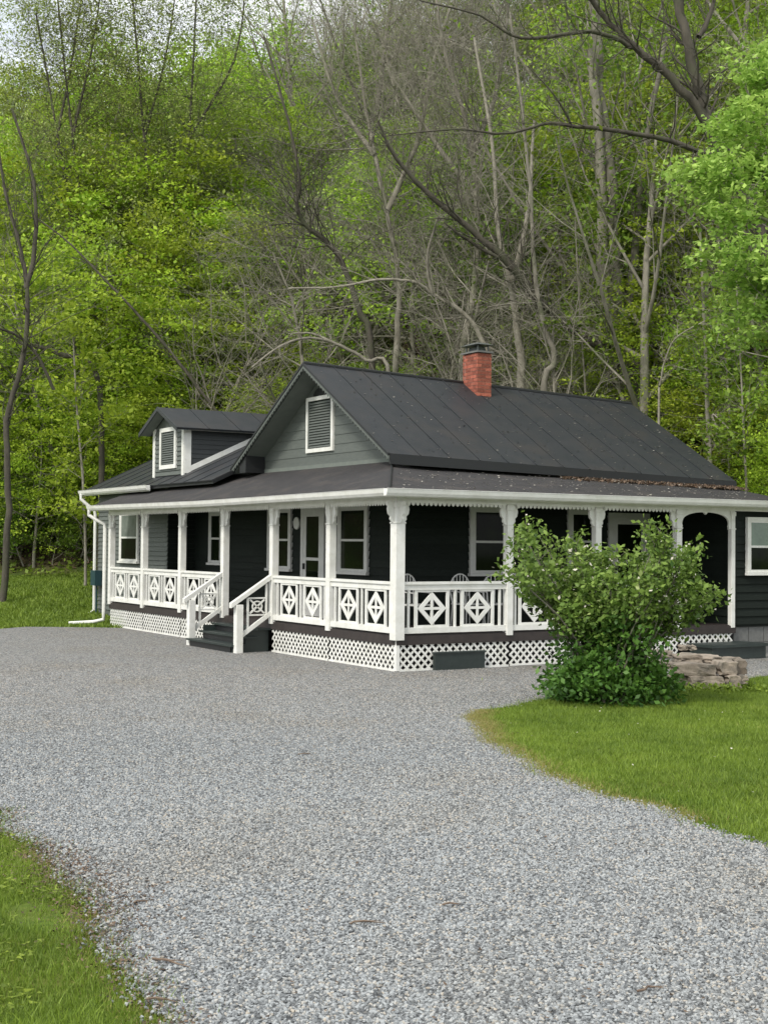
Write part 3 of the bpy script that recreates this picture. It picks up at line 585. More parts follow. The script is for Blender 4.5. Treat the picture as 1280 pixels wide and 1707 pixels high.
def vent(pl, s0, s1, z0, z1, t=.08, d0=.024):
    f = MB().lb('U', pl, s0, s0 + t, 0, .055, z0, z1).lb('U', pl, s1 - t, s1, 0, .055, z0, z1).lb('U', pl, s0 + t, s1 - t, 0, .056, z1 - t, z1).lb('U', pl, s0 + t, s1 - t, 0, .056, z0, z0 + t).build('louvred_vent', M['white'], H)
    a, e = s0 + t, s1 - t; MB().lb('U', pl, a, e, .0, .026, z0 + t, z1 - t).build('vent_back', M['char'], f)
    sh = MB().lb('U', pl, a, a + .05, .026, .046, z0 + t, z1 - t).lb('U', pl, e - .05, e, .026, .046, z0 + t, z1 - t).build('shutter_stile', M['lit_grey'], f)
    n = int((z1 - z0 - 2 * t) / .055); me = MB().hexa([(-.030, a + .05, 0), (-.030, e - .05, 0), (-.048, e - .05, -.03), (-.048, a + .05, -.03), (-.026, a + .05, .012), (-.026, e - .05, .012), (-.044, e - .05, -.018), (-.044, a + .05, -.018)]).mesh('louvre')
    for k in range(n): link('louvre', me, M['lit_grey'], f, (pl, 0, z0 + t + .045 + k * .055))
    return f
vent(UW, sU(557, UW), sU(512, UW), 3.93, 5.06)
vb = (sU(522, UW) + sU(546, UW)) / 2
b = MB(); b.prism('U', UW, [(vb + .30 * math.cos(t), 5.065 + .17 * math.sin(t)) for t in [math.pi * k / 10 for k in range(11)]], 0, .03); b.build('vent_shadow', M['black'], H)  # black arch drawn as the shadow gap above the vent

# porch roofs
GZ = 2.97
def porch_strip(pts_e, pts_t, m=M['proof']):
    for k in range(len(pts_e) - 1):
        panel(pts_e[k], pts_e[k + 1], pts_t[k + 1], pts_t[k], th=.03, rib=0).build('roof_panel', m, pr)
pr = MB().box(-.40, 8.93, -.40, -.375, GZ - .13, GZ - .025).box(-.40, -.375, -.373, 13.8, GZ - .13, GZ - .025).build('porch_roof', M['white'], H)
HT = 1.25                                  # hip top offset
e = [(u, -.40, GZ) for u in (-.40, 2.0, 4.4, 6.8, 8.95)]
t_ = [(UW, -.40 + 1.6 * (UW + .4), GZ + .36 * (UW + .4)), (2.6, VW + .18, 3.57), (4.8, VW + .18, 3.53), (7.2, VW + .1, 3.47), (9.6, VW, 3.38)]
porch_strip(e, t_)
e = [(-.40, v, GZ) for v in (-.40, 2.2, 5.0, 7.8, 10.6, 13.8)]
t_ = [(UW, -.40 + 1.6 * (UW + .4), GZ + .36 * (UW + .4))] + [(UW, v, GZ + .36 * (UW + .4)) for v in (4.2, 6.2, 8.2)] + [(UW, 10.6, GZ + .36 * (UW + .4)), (UW, 13.8, GZ + .36 * (UW + .4))]
porch_strip(e, t_)
MB().tube([(-.41, -.41, GZ + .01), (UW, -.40 + 1.6 * (UW + .4), GZ + .36 * (UW + .4) + .01)], .022, 6).build('hip_cap', M['black'], pr)
# gutters
def gutter(p0, p1, out):
    """K style gutter from p0 to p1, out = outward unit (x,y)"""
    prof = [(0, 0), (0, -.115), (.07, -.115), (.10, -.07), (.115, -.01), (.122, 0.0), (.108, .004), (.10, -.012), (.09, -.02)]
    b = MB(); n = len(prof)
    V = [(p[0] + out[0] * a, p[1] + out[1] * a, p[2] + z) for p in (p0, p1) for a, z in prof]
    b.add(V, [tuple(range(n)), tuple(range(2 * n - 1, n - 1, -1))] + [(i, i + 1, i + 1 + n, i + n) for i in range(n - 1)] + [(n - 1, 0, n, 2 * n - 1)]); return b
gutter((-.52, -.402, GZ + .0), (8.93, -.402, GZ + .0), (0, -1)).build('gutter', M['white'], H)
gutter((-.402, -.40, GZ), (-.402, 7.0, GZ - .035), (-1, 0)).build('gutter', M['white'], H); gutter((-.402, 7.0, GZ - .035), (-.402, 13.85, GZ), (-1, 0)).build('gutter', M['white'], H)
# wing roof
def wz(u): return 3.69 + .47 * (u - .9)
wr = MB().hexa([(.42, 8.3, wz(.42) - .10), (.42, 16.68, wz(.42) - .10), (3.7, 16.68, wz(3.7) - .1), (3.7, 8.3, wz(3.7) - .1), (.42, 8.3, wz(.42) - .033), (.42, 16.68, wz(.42) - .033), (3.7, 16.68, wz(3.7) - .033), (3.7, 8.3, wz(3.7) - .033)]).build('wing_roof', M['black'], H)
ks = np.linspace(8.3, 16.72, 12)
for k in range(11):
    panel((.38, ks[k], wz(.38)), (.38, ks[k + 1] - .004, wz(.38)), (3.7, ks[k + 1] - .004, wz(3.7)), (3.7, ks[k], wz(3.7)), rib=.015).build('roof_panel', M['roof'], wr)
panel((6.9, 8.3, wz(.6)), (6.9, 16.7, wz(.6)), (3.7, 16.7, wz(3.7)), (3.7, 8.3, wz(3.7)), rib=0).build('roof_panel', M['roof'], wr)
b = MB(); b.prism('V', 16.35, [(UWG, 3.3), (6.2, 3.3), (6.2, 3.6), (3.7, wz(3.7) - .1), (UWG, wz(UWG) - .1)], 0, .1); b.build('gable_wall', M['lit_grey'], H)
MB().box(.355, .378, 11.85, 16.7, wz(.38) - .14, wz(.38) - .02).build('fascia', M['white'], wr)
gutter((.353, 11.82, wz(.38) - .0), (.353, 16.75, wz(.38) - .0), (-1, 0)).build('gutter', M['white'], H)
# dormer
dv0, dv1, du = 11.04, 12.93, .90; dvm = (dv0 + dv1) / 2; DZ = 4.90; DR = 5.34
dm = MB().box(du, 3.3, dv0, dv1, 3.55, DZ - .06).build('dormer', M['shaded_grey'], H); b = MB(); b.prism('U', du, [(dv0, DZ - .06), (dv1, DZ - .06), (dvm, DR - .08)], -.1, 0); b.build('dormer_gable', M['lit_grey'], dm)
siding(dm, 'U', du, dv0 + .02, dv1 - .02, 3.70, DZ - .05, .112, M['lit_grey'])
zz = 3.86
for k in range(9):
    z = zz + k * .112; ue = du + (z - 3.69) / .47
    me = MB().hexa([(du, dv0, z), (min(ue, 3.2), dv0, z), (min(ue, 3.2), dv0 - .02, z), (du, dv0 - .02, z), (du, dv0, z + .11), (min(ue + .23, 3.2), dv0, z + .11), (min(ue + .23, 3.2), dv0 - .006, z + .11), (du, dv0 - .006, z + .11)]).build('clapboard', M['shaded_grey'], dm)
tw = .13
MB().box(du - .035, du + .0, dv0 - .03, dv0 + tw * .8, 3.66, DZ - .02).box(du + .0, du + tw * 1.2, dv0 - .035, dv0 - .0, 3.72, DZ - .02).build('corner_board', M['white'], dm)
MB().box(du - .035, du + .0, dv1 - tw * .8, dv1 + .03, 3.66, DZ - .02).build('corner_board', M['white'], dm)
MB().box(du + tw * 1.2, 3.25, dv0 - .034, dv0, DZ - .16, DZ - .03).build('frieze_board', M['white'], dm)
b = MB(); ua, ub = du + tw * 1.2 * 0, 2.9; b.prism('V', dv0, [(ua + .1, wz(ua + .1) + .01), (ub, wz(ub) + .01), (ub, wz(ub) + .14), (ua + .1, wz(ua + .1) + .14)], 0, .033); b.build('flashing_board', M['white'], dm)
d_sl = (DR - DZ) / (dvm - dv0); ov = .26
for sg in (-1, 1):
    ve = dvm + sg * (dvm - dv0 + ov); zee = DZ - d_sl * ov
    for k in range(4):
        ua, ub = .60 + k * .82, .60 + (k + 1) * .82 - .004
        panel((ua, ve, zee), (ub, ve, zee), (ub, dvm, DR), (ua, dvm, DR), th=.05, rib=.012).build('roof_panel', M['roof'], dm)
    MB().hexa([(.575, ve, zee - .09), (.60, ve, zee - .09), (.60, dvm, DR - .09), (.575, dvm, DR - .09), (.575, ve, zee + .01), (.60, ve, zee + .01), (.60, dvm, DR + .01), (.575, dvm, DR + .01)]).build('rake_board', M['shaded_grey'], dm)
    MB().hexa([(.62, dvm + sg * .02, DR - .075), (.88, dvm + sg * .02, DR - .075), (.88, ve - sg * .02, zee - .06), (.62, ve - sg * .02, zee - .06), (.62, dvm + sg * .02, DR - .055), (.88, dvm + sg * .02, DR - .055), (.88, ve - sg * .02, zee - .052), (.62, ve - sg * .02, zee - .052)]).build('dormer_soffit', M['soffit'], dm)
vent(du - .0, dvm - .52, dvm + .50, 3.86, 4.86, t=.10)
# chimney
ch = MB().box(4.84, 5.18, 4.50, 5.02, 5.0, 6.13).build('chimney', M['mortar'], H); ch.location = (-.12, 0, -.03)
cw = (4.84, 5.18, 4.50, 5.02); bl, bh, g = .20, .066, .010
for c in range(15):
    z = 5.02 + c * (bh + g)
    off = (c % 2) * .10
    def brick(x0, x1, y0, y1): MB().box(x0, x1, y0, y1, z, z + bh).build('brick', M['brick'], ch)
    x = 4.84 - .008 + (-off if off else 0)
    y = 4.50 - .0
    for s0 in np.arange(4.832 - off, 5.188, bl + g):
        a_, e_ = max(s0, 4.832), min(s0 + bl, 5.188)
        if e_ - a_ > .02: brick(a_, e_, 4.492, 4.54); brick(a_, e_, 4.98, 5.028)
    for s0 in np.arange(4.542 - off, 4.978, bl + g):
        a_, e_ = max(s0, 4.542), min(s0 + bl, 4.978)
        if e_ - a_ > .02: brick(4.832, 4.88, a_, e_); brick(5.14, 5.188, a_, e_)
b = MB().box(4.80, 5.22, 4.46, 5.06, 6.165, 6.20); b.build('crown', M['block'], ch)
b = MB()
for x, y in ((4.88, 4.55), (5.14, 4.55), (4.88, 4.97), (5.14, 4.97)): b.box(x - .012, x + .012, y - .012, y + .012, 6.20, 6.33)
b.hexa([(4.90, 4.57, 6.2), (5.12, 4.57, 6.2), (5.12, 4.95, 6.2), (4.9, 4.95, 6.2), (4.93, 4.6, 6.31), (5.09, 4.6, 6.31), (5.09, 4.92, 6.31), (4.93, 4.92, 6.31)])
b.hexa([(4.78, 4.43, 6.33), (5.24, 4.43, 6.33), (5.24, 5.09, 6.33), (4.78, 5.09, 6.33), (4.90, 4.6, 6.39), (5.12, 4.6, 6.39), (5.12, 4.92, 6.39), (4.9, 4.92, 6.39)]); b.build('chimney_cap', M['tin'], ch)
# downspouts
b = MB(); ve = 13.78
b.tube([(-.46, ve, 2.86), (-.46, ve + .02, 2.74), (-.30, ve - .1, 2.62), (-.14, ve - .22, 2.52), (-.13, ve - .23, 2.40), (-.13, ve - .22, .35), (-.13, ve - .2, .16), (-.35, ve - .08, .10), (-.85, ve + .25, .06)], .045, 8); b.build('downspout', M['white'], H)
b = MB(); b.tube([(.28, 16.6, 3.36), (.28, 16.6, 3.22), (.45, 16.5, 3.05), (.60, 16.43, 2.95), (.62, 16.42, 2.8), (.62, 16.42, .25), (.45, 16.5, .12), (-.3, 16.9, .08)], .045, 8); b.build('downspout', M['white'], H)
b = MB(); b.box(.45, .64, 15.9, 16.25, .92, 1.32).tube([(.55, 16.05, .1), (.55, 16.05, .92)], .025, 6).build('meter_box', M['blue'], H)

# leaf litter and petals on the roofs
def quads(C, size, up=.7, tint=None, flat=None):
    n = len(C); nrm = rng.normal(0, 1, (n, 3)) * (1 - up); nrm[:, 2] += up; nrm /= np.linalg.norm(nrm, axis=1)[:, None] + 1e-9
    a = rng.normal(0, 1, (n, 3)); a -= nrm * (a * nrm).sum(1)[:, None]; a /= np.linalg.norm(a, axis=1)[:, None] + 1e-9; b_ = np.cross(nrm, a)
    s = (size * (.6 + .8 * rng.random(n)))[:, None]
    return np.stack([C - a * s * .5, C + b_ * s * .3 - nrm * s * .06, C + a * s * .5, C - b_ * s * .3 - nrm * s * .06], 1).reshape(-1, 3)
def leafobj(name, C, size, m, up=.7, tint=None, parent=None):
    V = quads(C, size, up); Q = np.arange(len(V)).reshape(-1, 4)
    return link(name, np_mesh(name, V, Q, rng.random(len(Q)) if tint is None else tint), m, parent)
n = 2600; u = 4.6 + 4.8 * rng.random(n) ** .7; dv = np.abs(rng.normal(0, .13, n)); zt = 3.42 - .024 * (u - 2)
C = np.stack([u, EV0 - .02 - dv, GZ + (EV0 + .38 - dv) / (VW + .5) * (3.56 - .018 * (u - 2) - GZ) + .012 + .03 * rng.random(n)], -1)
tag(leafobj('leaf_litter', C, .06, M['litter'], .5), 'brown leaf litter gathered along the main roof eave', 'leaf litter', kind='stuff')
n = 450; u = U0 + (U1 - U0) * rng.random(n) ** .75; t = rng.random(n); zz = (ze(u) * (1 - t) + zr(u) * t) + .012; C = np.stack([u, EV0 + (RV - EV0) * t, zz], -1)
u2 = -.3 + 9 * rng.random(n); t = rng.random(n); C2 = np.stack([u2, -.35 + 2 * t, GZ + .215 * 2 * t + .022], -1); k = u2 > -.3 + 1.3 * t; C = np.concatenate([C, C2[k]])
tag(leafobj('petals', C, .045, M['blossom'], .9), 'small pale petals scattered over the dark roofs', 'petals', kind='stuff')

# porch chairs
def chair(x, y, rz, label):
    r = empty('patio_chair', (x, y, DK), label, 'chair', 'white metal chairs on the porch'); r.rotation_euler.z = rz
    MB().box(-.22, .22, -.2, .22, .42, .445).build('seat', M['greyw'], r)
    b = MB(); b.tube([(.23 * math.cos(t), .24, .70 + .26 * math.sin(t)) for t in [math.pi * k / 12 for k in range(-2, 15)]], .014, 6)
    for k in range(5): a = -.15 + k * .075; b.tube([(a, .23, .45), (a, .24, .70 + .26 * math.sqrt(max(0, 1 - (a / .23) ** 2)))], .009, 5)
    b.tube([(-.2, .2, .44), (-.22, .24, .62)], .014, 6).tube([(.2, .2, .44), (.22, .24, .62)], .014, 6); b.build('backrest', M['greyw'], r)
    for sx in (-.2, .2):
        for sy in (-.18, .2): MB().tube([(sx, sy, .42), (sx * 1.12, sy * 1.12, 0)], .013, 6).build('leg', M['greyw'], r)
        MB().tube([(sx * 1.1, -.18, .43), (sx * 1.15, -.15, .64), (sx * 1.12, .2, .66)], .013, 6).build('armrest', M['greyw'], r)
chair(sV(704, .95), 1.1, .25, 'white metal chair on the porch just right of the corner post')
chair(sV(790, .95), 1.1, .1, 'white metal chair on the porch below the first window right of the corner')
chair(sV(828, .95), .9, -.4, 'white metal chair on the porch half hidden by the shrub and post')

# ================================================================== trees
def rot_about(d, ang, az):
    d = d.normalized(); a = d.orthogonal().normalized(); a = Matrix.Rotation(az, 3, d) @ a
    return (Matrix.Rotation(ang, 3, a) @ d).normalized()
def grow(out, tips, p, d, length, r, lev, maxlev, rnd, kids, wobble, grav, spread, n0=6):
    seg = n0 if lev == 0 else max(3, n0 - lev * 1); pts = [p.copy()]; rad = [r]; dd = d.normalized()
    for i in range(seg):
        dd = (dd + Vector((rnd.gauss(0, wobble), rnd.gauss(0, wobble), rnd.gauss(0, wobble) + grav[min(lev, len(grav) - 1)]))).normalized()
        p = p + dd * (length / seg); pts.append(p.copy()); rad.append(r * (1 - .78 * (i + 1) / seg))
    out.append((pts, rad, lev))
    if lev == maxlev: tips.append((pts[-1], dd)); tips.append((pts[len(pts) // 2], dd)); return
    nk = kids[lev]
    for k in range(nk):
        t = (.28 if lev == 0 else .15) + (.70 if lev == 0 else .83) * (k + rnd.random()) / nk; fi = t * seg; i0 = min(int(fi), seg - 1); q = pts[i0].lerp(pts[i0 + 1], fi - i0)
        dr = (pts[i0 + 1] - pts[i0]).normalized(); nd = rot_about(dr, spread[lev] * (.7 + .6 * rnd.random()), k * 2.4 + rnd.random())
        grow(out, tips, q, nd, length * (.52 if lev == 0 else .55) * (1.15 - .6 * t) * (.75 + .5 * rnd.random()), max(rad[i0] * .5, .006), lev + 1, maxlev, rnd, kids, wobble * 1.15, grav, spread, n0)
def tubes_mesh(name, branches, sides=(7, 5, 3, 3)):
    Vs = []; Qs = []; b = 0
    for pts, rad, lev in branches:
        n = sides[min(lev, len(sides) - 1)]; m = len(pts); P = np.array([tuple(q) for q in pts]); dP = np.gradient(P, axis=0); dP /= np.linalg.norm(dP, axis=1)[:, None] + 1e-9
        ref = np.array([0, 0, 1.]) if abs(dP[0, 2]) < .9 else np.array([1., 0, 0]); x = ref - dP * (dP @ ref)[:, None]; x /= np.linalg.norm(x, axis=1)[:, None] + 1e-9; y = np.cross(dP, x)
        t = np.arange(n) * 2 * math.pi / n; ring = P[:, None] + (x[:, None] * np.cos(t)[None, :, None] + y[:, None] * np.sin(t)[None, :, None]) * np.array(rad)[:, None, None]
        Vs.append(ring.reshape(-1, 3)); i = np.arange(m - 1)[:, None] * n; k = np.arange(n)[None]; k2 = (k + 1) % n
        Qs.append(np.stack([b + i + k, b + i + k2, b + i + n + k2, b + i + n + k], -1).reshape(-1, 4)); b += m * n
    return np_mesh(name, np.concatenate(Vs), np.concatenate(Qs), smooth=True)
def crown_mesh(name, tips, per, size, rad=(.5, .5, .16), up=.6):
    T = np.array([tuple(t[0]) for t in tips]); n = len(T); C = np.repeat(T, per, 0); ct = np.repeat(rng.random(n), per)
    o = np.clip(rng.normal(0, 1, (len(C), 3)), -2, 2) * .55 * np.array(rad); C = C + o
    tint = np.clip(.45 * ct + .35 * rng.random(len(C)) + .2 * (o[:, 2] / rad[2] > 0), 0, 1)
    V = quads(C, np.full(len(C), size), up); return np_mesh(name, V, np.arange(len(V)).reshape(-1, 4), tint)
PROTO = {}
def proto(kind, n, **k):
    L_ = []
    for i in range(n):
        rnd = random.Random(100 * len(PROTO) + i); out, tips = [], []
        d0 = Vector((rnd.uniform(-.12, .12), rnd.uniform(-.12, .12), 1)) if 'lean' not in k else Vector((rnd.uniform(-k['lean'], k['lean']), rnd.uniform(-k['lean'], k['lean']), 1))
        grow(out, tips, Vector((0, 0, -.4)), d0, k['h'], k['r'], 0, k['lv'], rnd, k['kids'], k['wob'], k['grav'], k['spread'], 7)
        tm = tubes_mesh('trunk', out); tm.materials.append(k['bark']); cm = None
        if k.get('per'):
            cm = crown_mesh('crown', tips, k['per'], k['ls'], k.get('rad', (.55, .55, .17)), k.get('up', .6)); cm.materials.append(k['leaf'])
        L_.append((tm, cm))
    PROTO[kind] = L_
sp = (R(58), R(45), R(40))
proto('bright', 4, h=9, r=.13, lv=2, kids=(20, 6), wob=.07, grav=(.04, .0, -.02), spread=(R(72), R(45)), bark=M['bark'], leaf=M['lf_bright'], per=52, ls=.155, rad=(.7, .7, .22), up=.6)
proto('mid', 4, h=9, r=.13, lv=2, kids=(20, 6), wob=.08, grav=(.04, .0, -.02), spread=(R(66), R(45)), bark=M['bark'], leaf=M['lf_mid'], per=44, ls=.15, rad=(.65, .65, .2), up=.6)
proto('pale', 3, h=11, r=.14, lv=3, kids=(16, 6, 3), wob=.07, grav=(.04, .03, .02), spread=(R(48), R(40), R(38)), bark=M['bark'], leaf=M['lf_pale'], per=7, ls=.12, rad=(.4, .4, .35), up=.3)
proto('bare', 5, h=11, r=.13, lv=3, kids=(18, 9, 7), wob=.10, grav=(.03, .03, .02), spread=(R(46), R(42), R(40)), bark=M['bark'], lean=.3)
proto('tall', 3, h=19, r=.27, lv=3, kids=(13, 6, 4), wob=.045, grav=(.03, .06, .02), spread=(R(45), R(42), R(40)), bark=M['bark'], leaf=M['lf_mid'], per=2, ls=.2, rad=(.5, .5, .4), up=.4, lean=.1)
proto('bush', 3, h=2.4, r=.04, lv=2, kids=(12, 5), wob=.12, grav=(.02, .02, 0), spread=(R(62), R(45)), bark=M['bark'], leaf=M['lf_mid'], per=14, ls=.11, rad=(.35, .35, .14))
proto('sapling', 3, h=5, r=.035, lv=1, kids=(9,), wob=.06, grav=(.04, .05), spread=(R(45),), bark=M['palebark'], leaf=M['lf_bright'], per=5, ls=.14, rad=(.3, .3, .1), lean=.2)
LAB = {'bright': ('green_tree', 'yellow-green young tree'), 'mid': ('green_tree', 'mid green leafy tree'), 'pale': ('budding_tree', 'pale olive budding tree'), 'bare': ('bare_tree', 'leafless grey tree'),
       'tall': ('tall_tree', 'tall straight grey tree'), 'bush': ('understory_bush', 'low green bush'), 'sapling': ('sapling', 'thin pale sapling')}
PLACED = {}
def zone(px, py):
    if py > 560: return 'low down left of the dormer' if px < 260 else 'low behind the dormer and gable' if px < 620 else 'low behind the chimney' if px < 900 else 'low behind the right roof end'
    h = 'high up' if py < 200 else 'halfway up'
    return h + (' at the far left' if px < 230 else ' above the dormer' if px < 460 else ' above the gable peak' if px < 680 else ' above the chimney' if px < 880 else ' above the right roof half' if px < 1100 else ' at the far right')
def place(kind, X, D, s, rz=None, sink=0, lab=None):
    u, v = c2w(X, D); z = float(G(X, D)) - sink; tm, cm = random.choice(PROTO[kind]); nm, ds = LAB[kind]
    px, py = proj((u, v, z + PH[kind] * s * .6)); zn = zone(px, py)
    r = empty(nm, (u, v, z), None, 'bush' if kind == 'bush' else 'tree', ds + ('es ' if kind == 'bush' else 's ') + zn); PLACED.setdefault((ds, zn), []).append((px, r))
    r.rotation_euler.z = random.random() * 6.28 if rz is None else rz; r.scale = (s, s, s * random.uniform(.9, 1.12))
    link('trunk', tm, None, r)
    if cm: link('crown', cm, None, r)
    return r
PH = {'bright': 9, 'mid': 9, 'pale': 11, 'bare': 11, 'tall': 19, 'bush': 2.4, 'sapling': 5}
def clear(X, D):
    u, v = c2w(X, D); return not (-2.5 < u < 11.5 and -2 < v < 10.2) and not (-2.0 < u < 8.5 and 9 < v < 19.0)
rnd = random.Random(11); cnt = 0
pts = []
for it in range(6000):
    D = rnd.uniform(31, 92); X = rnd.uniform(-1, 1) * (.285 * D + 4); t = D - float(np.interp(X, FX, FD))
    if t < 1.0 or t > 50: continue
    near = min([math.hypot(X - a, D - b_) for a, b_ in pts] or [9])
    if near < 1.6 + t * .022: continue
    if not clear(X, D): continue
    pts.append((X, D)); u, v = c2w(X, D); px, py = proj((u, v, float(G(X, D)) + 4)); q = rnd.random()
    if px < 110: kd = 'bright' if q < .5 else 'mid' if q < .72 else 'pale' if q < .8 else 'bare'
    elif px < 470: kd = 'bright' if q < .82 else 'mid' if q < .88 else 'pale' if q < .95 else 'bare'
    elif px < 900: kd = 'bright' if q < .18 else 'mid' if q < .34 else 'pale' if q < .40 else 'bare' if q < .95 else 'tall'
    else: kd = 'bright' if q < .38 else 'mid' if q < .68 else 'bare' if q < .82 else 'tall'
    if py < 210 and px < 560: kd = 'pale' if q < .3 else 'bare' if q < .5 else 'bright' if q < .8 else 'mid'
    elif py < 210 and px < 900: kd = 'bare' if q < .75 else 'pale'
    if t < 7 and kd in ('bright', 'mid') and q < .5: s = rnd.uniform(.42, .62)
    else: s = rnd.uniform(.65, 1.05)
    if kd == 'tall': s = rnd.uniform(.7, .95)
    if px < 420:
        lim_y = 150 if px < 120 else 70 if px < 260 else 20
        while s > .3 and proj((u, v, float(G(X, D)) + PH[kd] * s))[1] < lim_y: s -= .06
        if s < .36: continue
    place(kd, X, D, s); cnt += 1
print('hill trees', cnt)
bp = []
for it in range(1500):
    if len(bp) > 150: break
    D = rnd.uniform(30, 62); X = rnd.uniform(-1, 1) * (.285 * D + 2.5); t = D - float(np.interp(X, FX, FD))
    if t < .6 or t > 22 or not clear(X, D): continue
    if min([math.hypot(X - a, D - b_) for a, b_ in bp] or [9]) < 1.1: continue
    bp.append((X, D)); place('bush' if rnd.random() < .85 else 'sapling', X, D, rnd.uniform(.5, 1.1))
for px, D, s in ((205, 52, 1.15), (150, 49, 1.0), (265, 54, 1.1), (320, 51, .95), (110, 52, 1.0), (240, 48.5, .85), (175, 47, .7), (60, 50, .8), (300, 47.5, .7), (375, 50, .8), (130, 45.5, .55), (255, 45.5, .5), (1190, 36, .6), (1080, 39, .6), (960, 41, .6), (640, 45, .6), (560, 44, .5), (740, 40.5, .35)):
    place('bright', (px - 640) / F * D, D, s)
for k in range(26):
    X = (rnd.uniform(-60, 330) - 640) / F * 46; D = float(np.interp(X, FX, FD)) + rnd.uniform(.6, 5)
    if clear(X, D): place('bush', X, D, rnd.uniform(.7, 1.2))
ORD = ['leftmost', 'second', 'third', 'fourth', 'fifth', 'sixth', 'seventh', 'eighth', 'ninth', 'tenth', 'eleventh', 'twelfth', 'thirteenth', 'fourteenth', 'fifteenth', 'sixteenth', 'seventeenth', 'eighteenth', 'nineteenth', 'twentieth']
for (ds, zn), L_ in PLACED.items():
    L_.sort(key=lambda q: q[0])
    for i, (px, r) in enumerate(L_):
        if len(L_) == 1: r['label'] = ds + ' on the slope ' + zn
        else: r['label'] = ds + ', ' + ('leftmost' if i == 0 else 'rightmost' if i == len(L_) - 1 else (ORD[i] if i < 20 else '%dth' % (i + 1)) + ' from left') + ' ' + zn
# hill ground cover and litter
def hillpts(n, t0, t1):
    D = 28 + 46 * rng.random(n); X = (rng.random(n) * 2 - 1) * (.285 * D + 3); t = D - np.interp(X, FX, FD); k = (t > t0) & (t < t1); X, D = X[k], D[k]
    return X, D
def topts(X, D, dz): return np.stack([CAMX + X * CS + D * SN, CAMY - X * SN + D * CS, G(X, D) + dz], -1)
X, D = hillpts(130000, 0, 26); pn = patch_noise(X * .35 + 3, D * .35); edge_ = np.exp(-(D - np.interp(X, FX, FD)) / 3.5); k = rng.random(len(X)) < np.clip((pn - .45) * 1.6, .04, .8) + edge_ * .5; X, D = X[k], D[k]
tag(leafobj('ground_cover', topts(X, D, .02 + .30 * rng.random(len(X)) ** 2), .16, M['lf_cover'], .55, np.clip(patch_noise(X, D) * .6 + .4 * rng.random(len(X)), 0, 1)), 'low green plants covering the forest floor on the slope', 'ground cover', kind='stuff')
X, D = hillpts(70000, 1, 26)
tag(leafobj('leaf_litter', topts(X, D, .02 + .05 * rng.random(len(X))), .17, M['litter'], .6), 'brown fallen leaves on the wooded slope', 'leaf litter', kind='stuff')
# rocks on the slope
def boulder(c, s, label, m=M['rock'], seed=0, nm='boulder', cat='boulder', group='dark boulders at the foot of the slope'):
    bm = bmesh.new(); bmesh.ops.create_icosphere(bm, subdivisions=3, radius=1); rn = random.Random(seed)
    ph = [rn.uniform(0, 6) for _ in range(6)]
    for v in bm.verts:
        k = v.co.copy(); f = 1 + .2 * math.sin(k.x * 3 + ph[0]) * math.sin(k.y * 3 + ph[1]) + .14 * math.sin(k.z * 6 + ph[2]) + .08 * math.sin(k.x * 9 + ph[3]) * math.sin(k.y * 8 + ph[4])
        v.co = Vector((k.x * s[0], k.y * s[1], k.z * s[2])) * f
        for ax in range(3): pass
    me = bpy.data.meshes.new(nm); bm.to_mesh(me); bm.free()
    o = link(nm, me, m, None, c); o.rotation_euler = (rn.uniform(-.3, .3), rn.uniform(-.3, .3), rn.uniform(0, 6)); tag(o, label, cat, group); return o
BL = []
for k in range(26):
    px = rnd.uniform(40, 250) if k < 12 else rnd.uniform(-60, 1280); D = float(np.interp(0, FX, FD))
    X = (px - 640) / F * 44; D = float(np.interp(X, FX, FD)) + rnd.uniform(1.0, 4.5 if k < 12 else 16)
    if not clear(X, D): continue
    u, v = c2w(X, D); s = rnd.uniform(.3, .75); BL.append((X / D, boulder((u, v, float(G(X, D)) + s * .1), (s, s * rnd.uniform(.6, 1), s * rnd.uniform(.45, .8)), '', seed=k)))

BL.sort(key=lambda q: q[0])
for i, (_, o) in enumerate(BL): o['label'] = 'dark mossy boulder at the foot of the wooded slope, ' + ('leftmost' if i == 0 else ORD[i] + ' from left' if i < 20 else '%dth from left' % (i + 1))
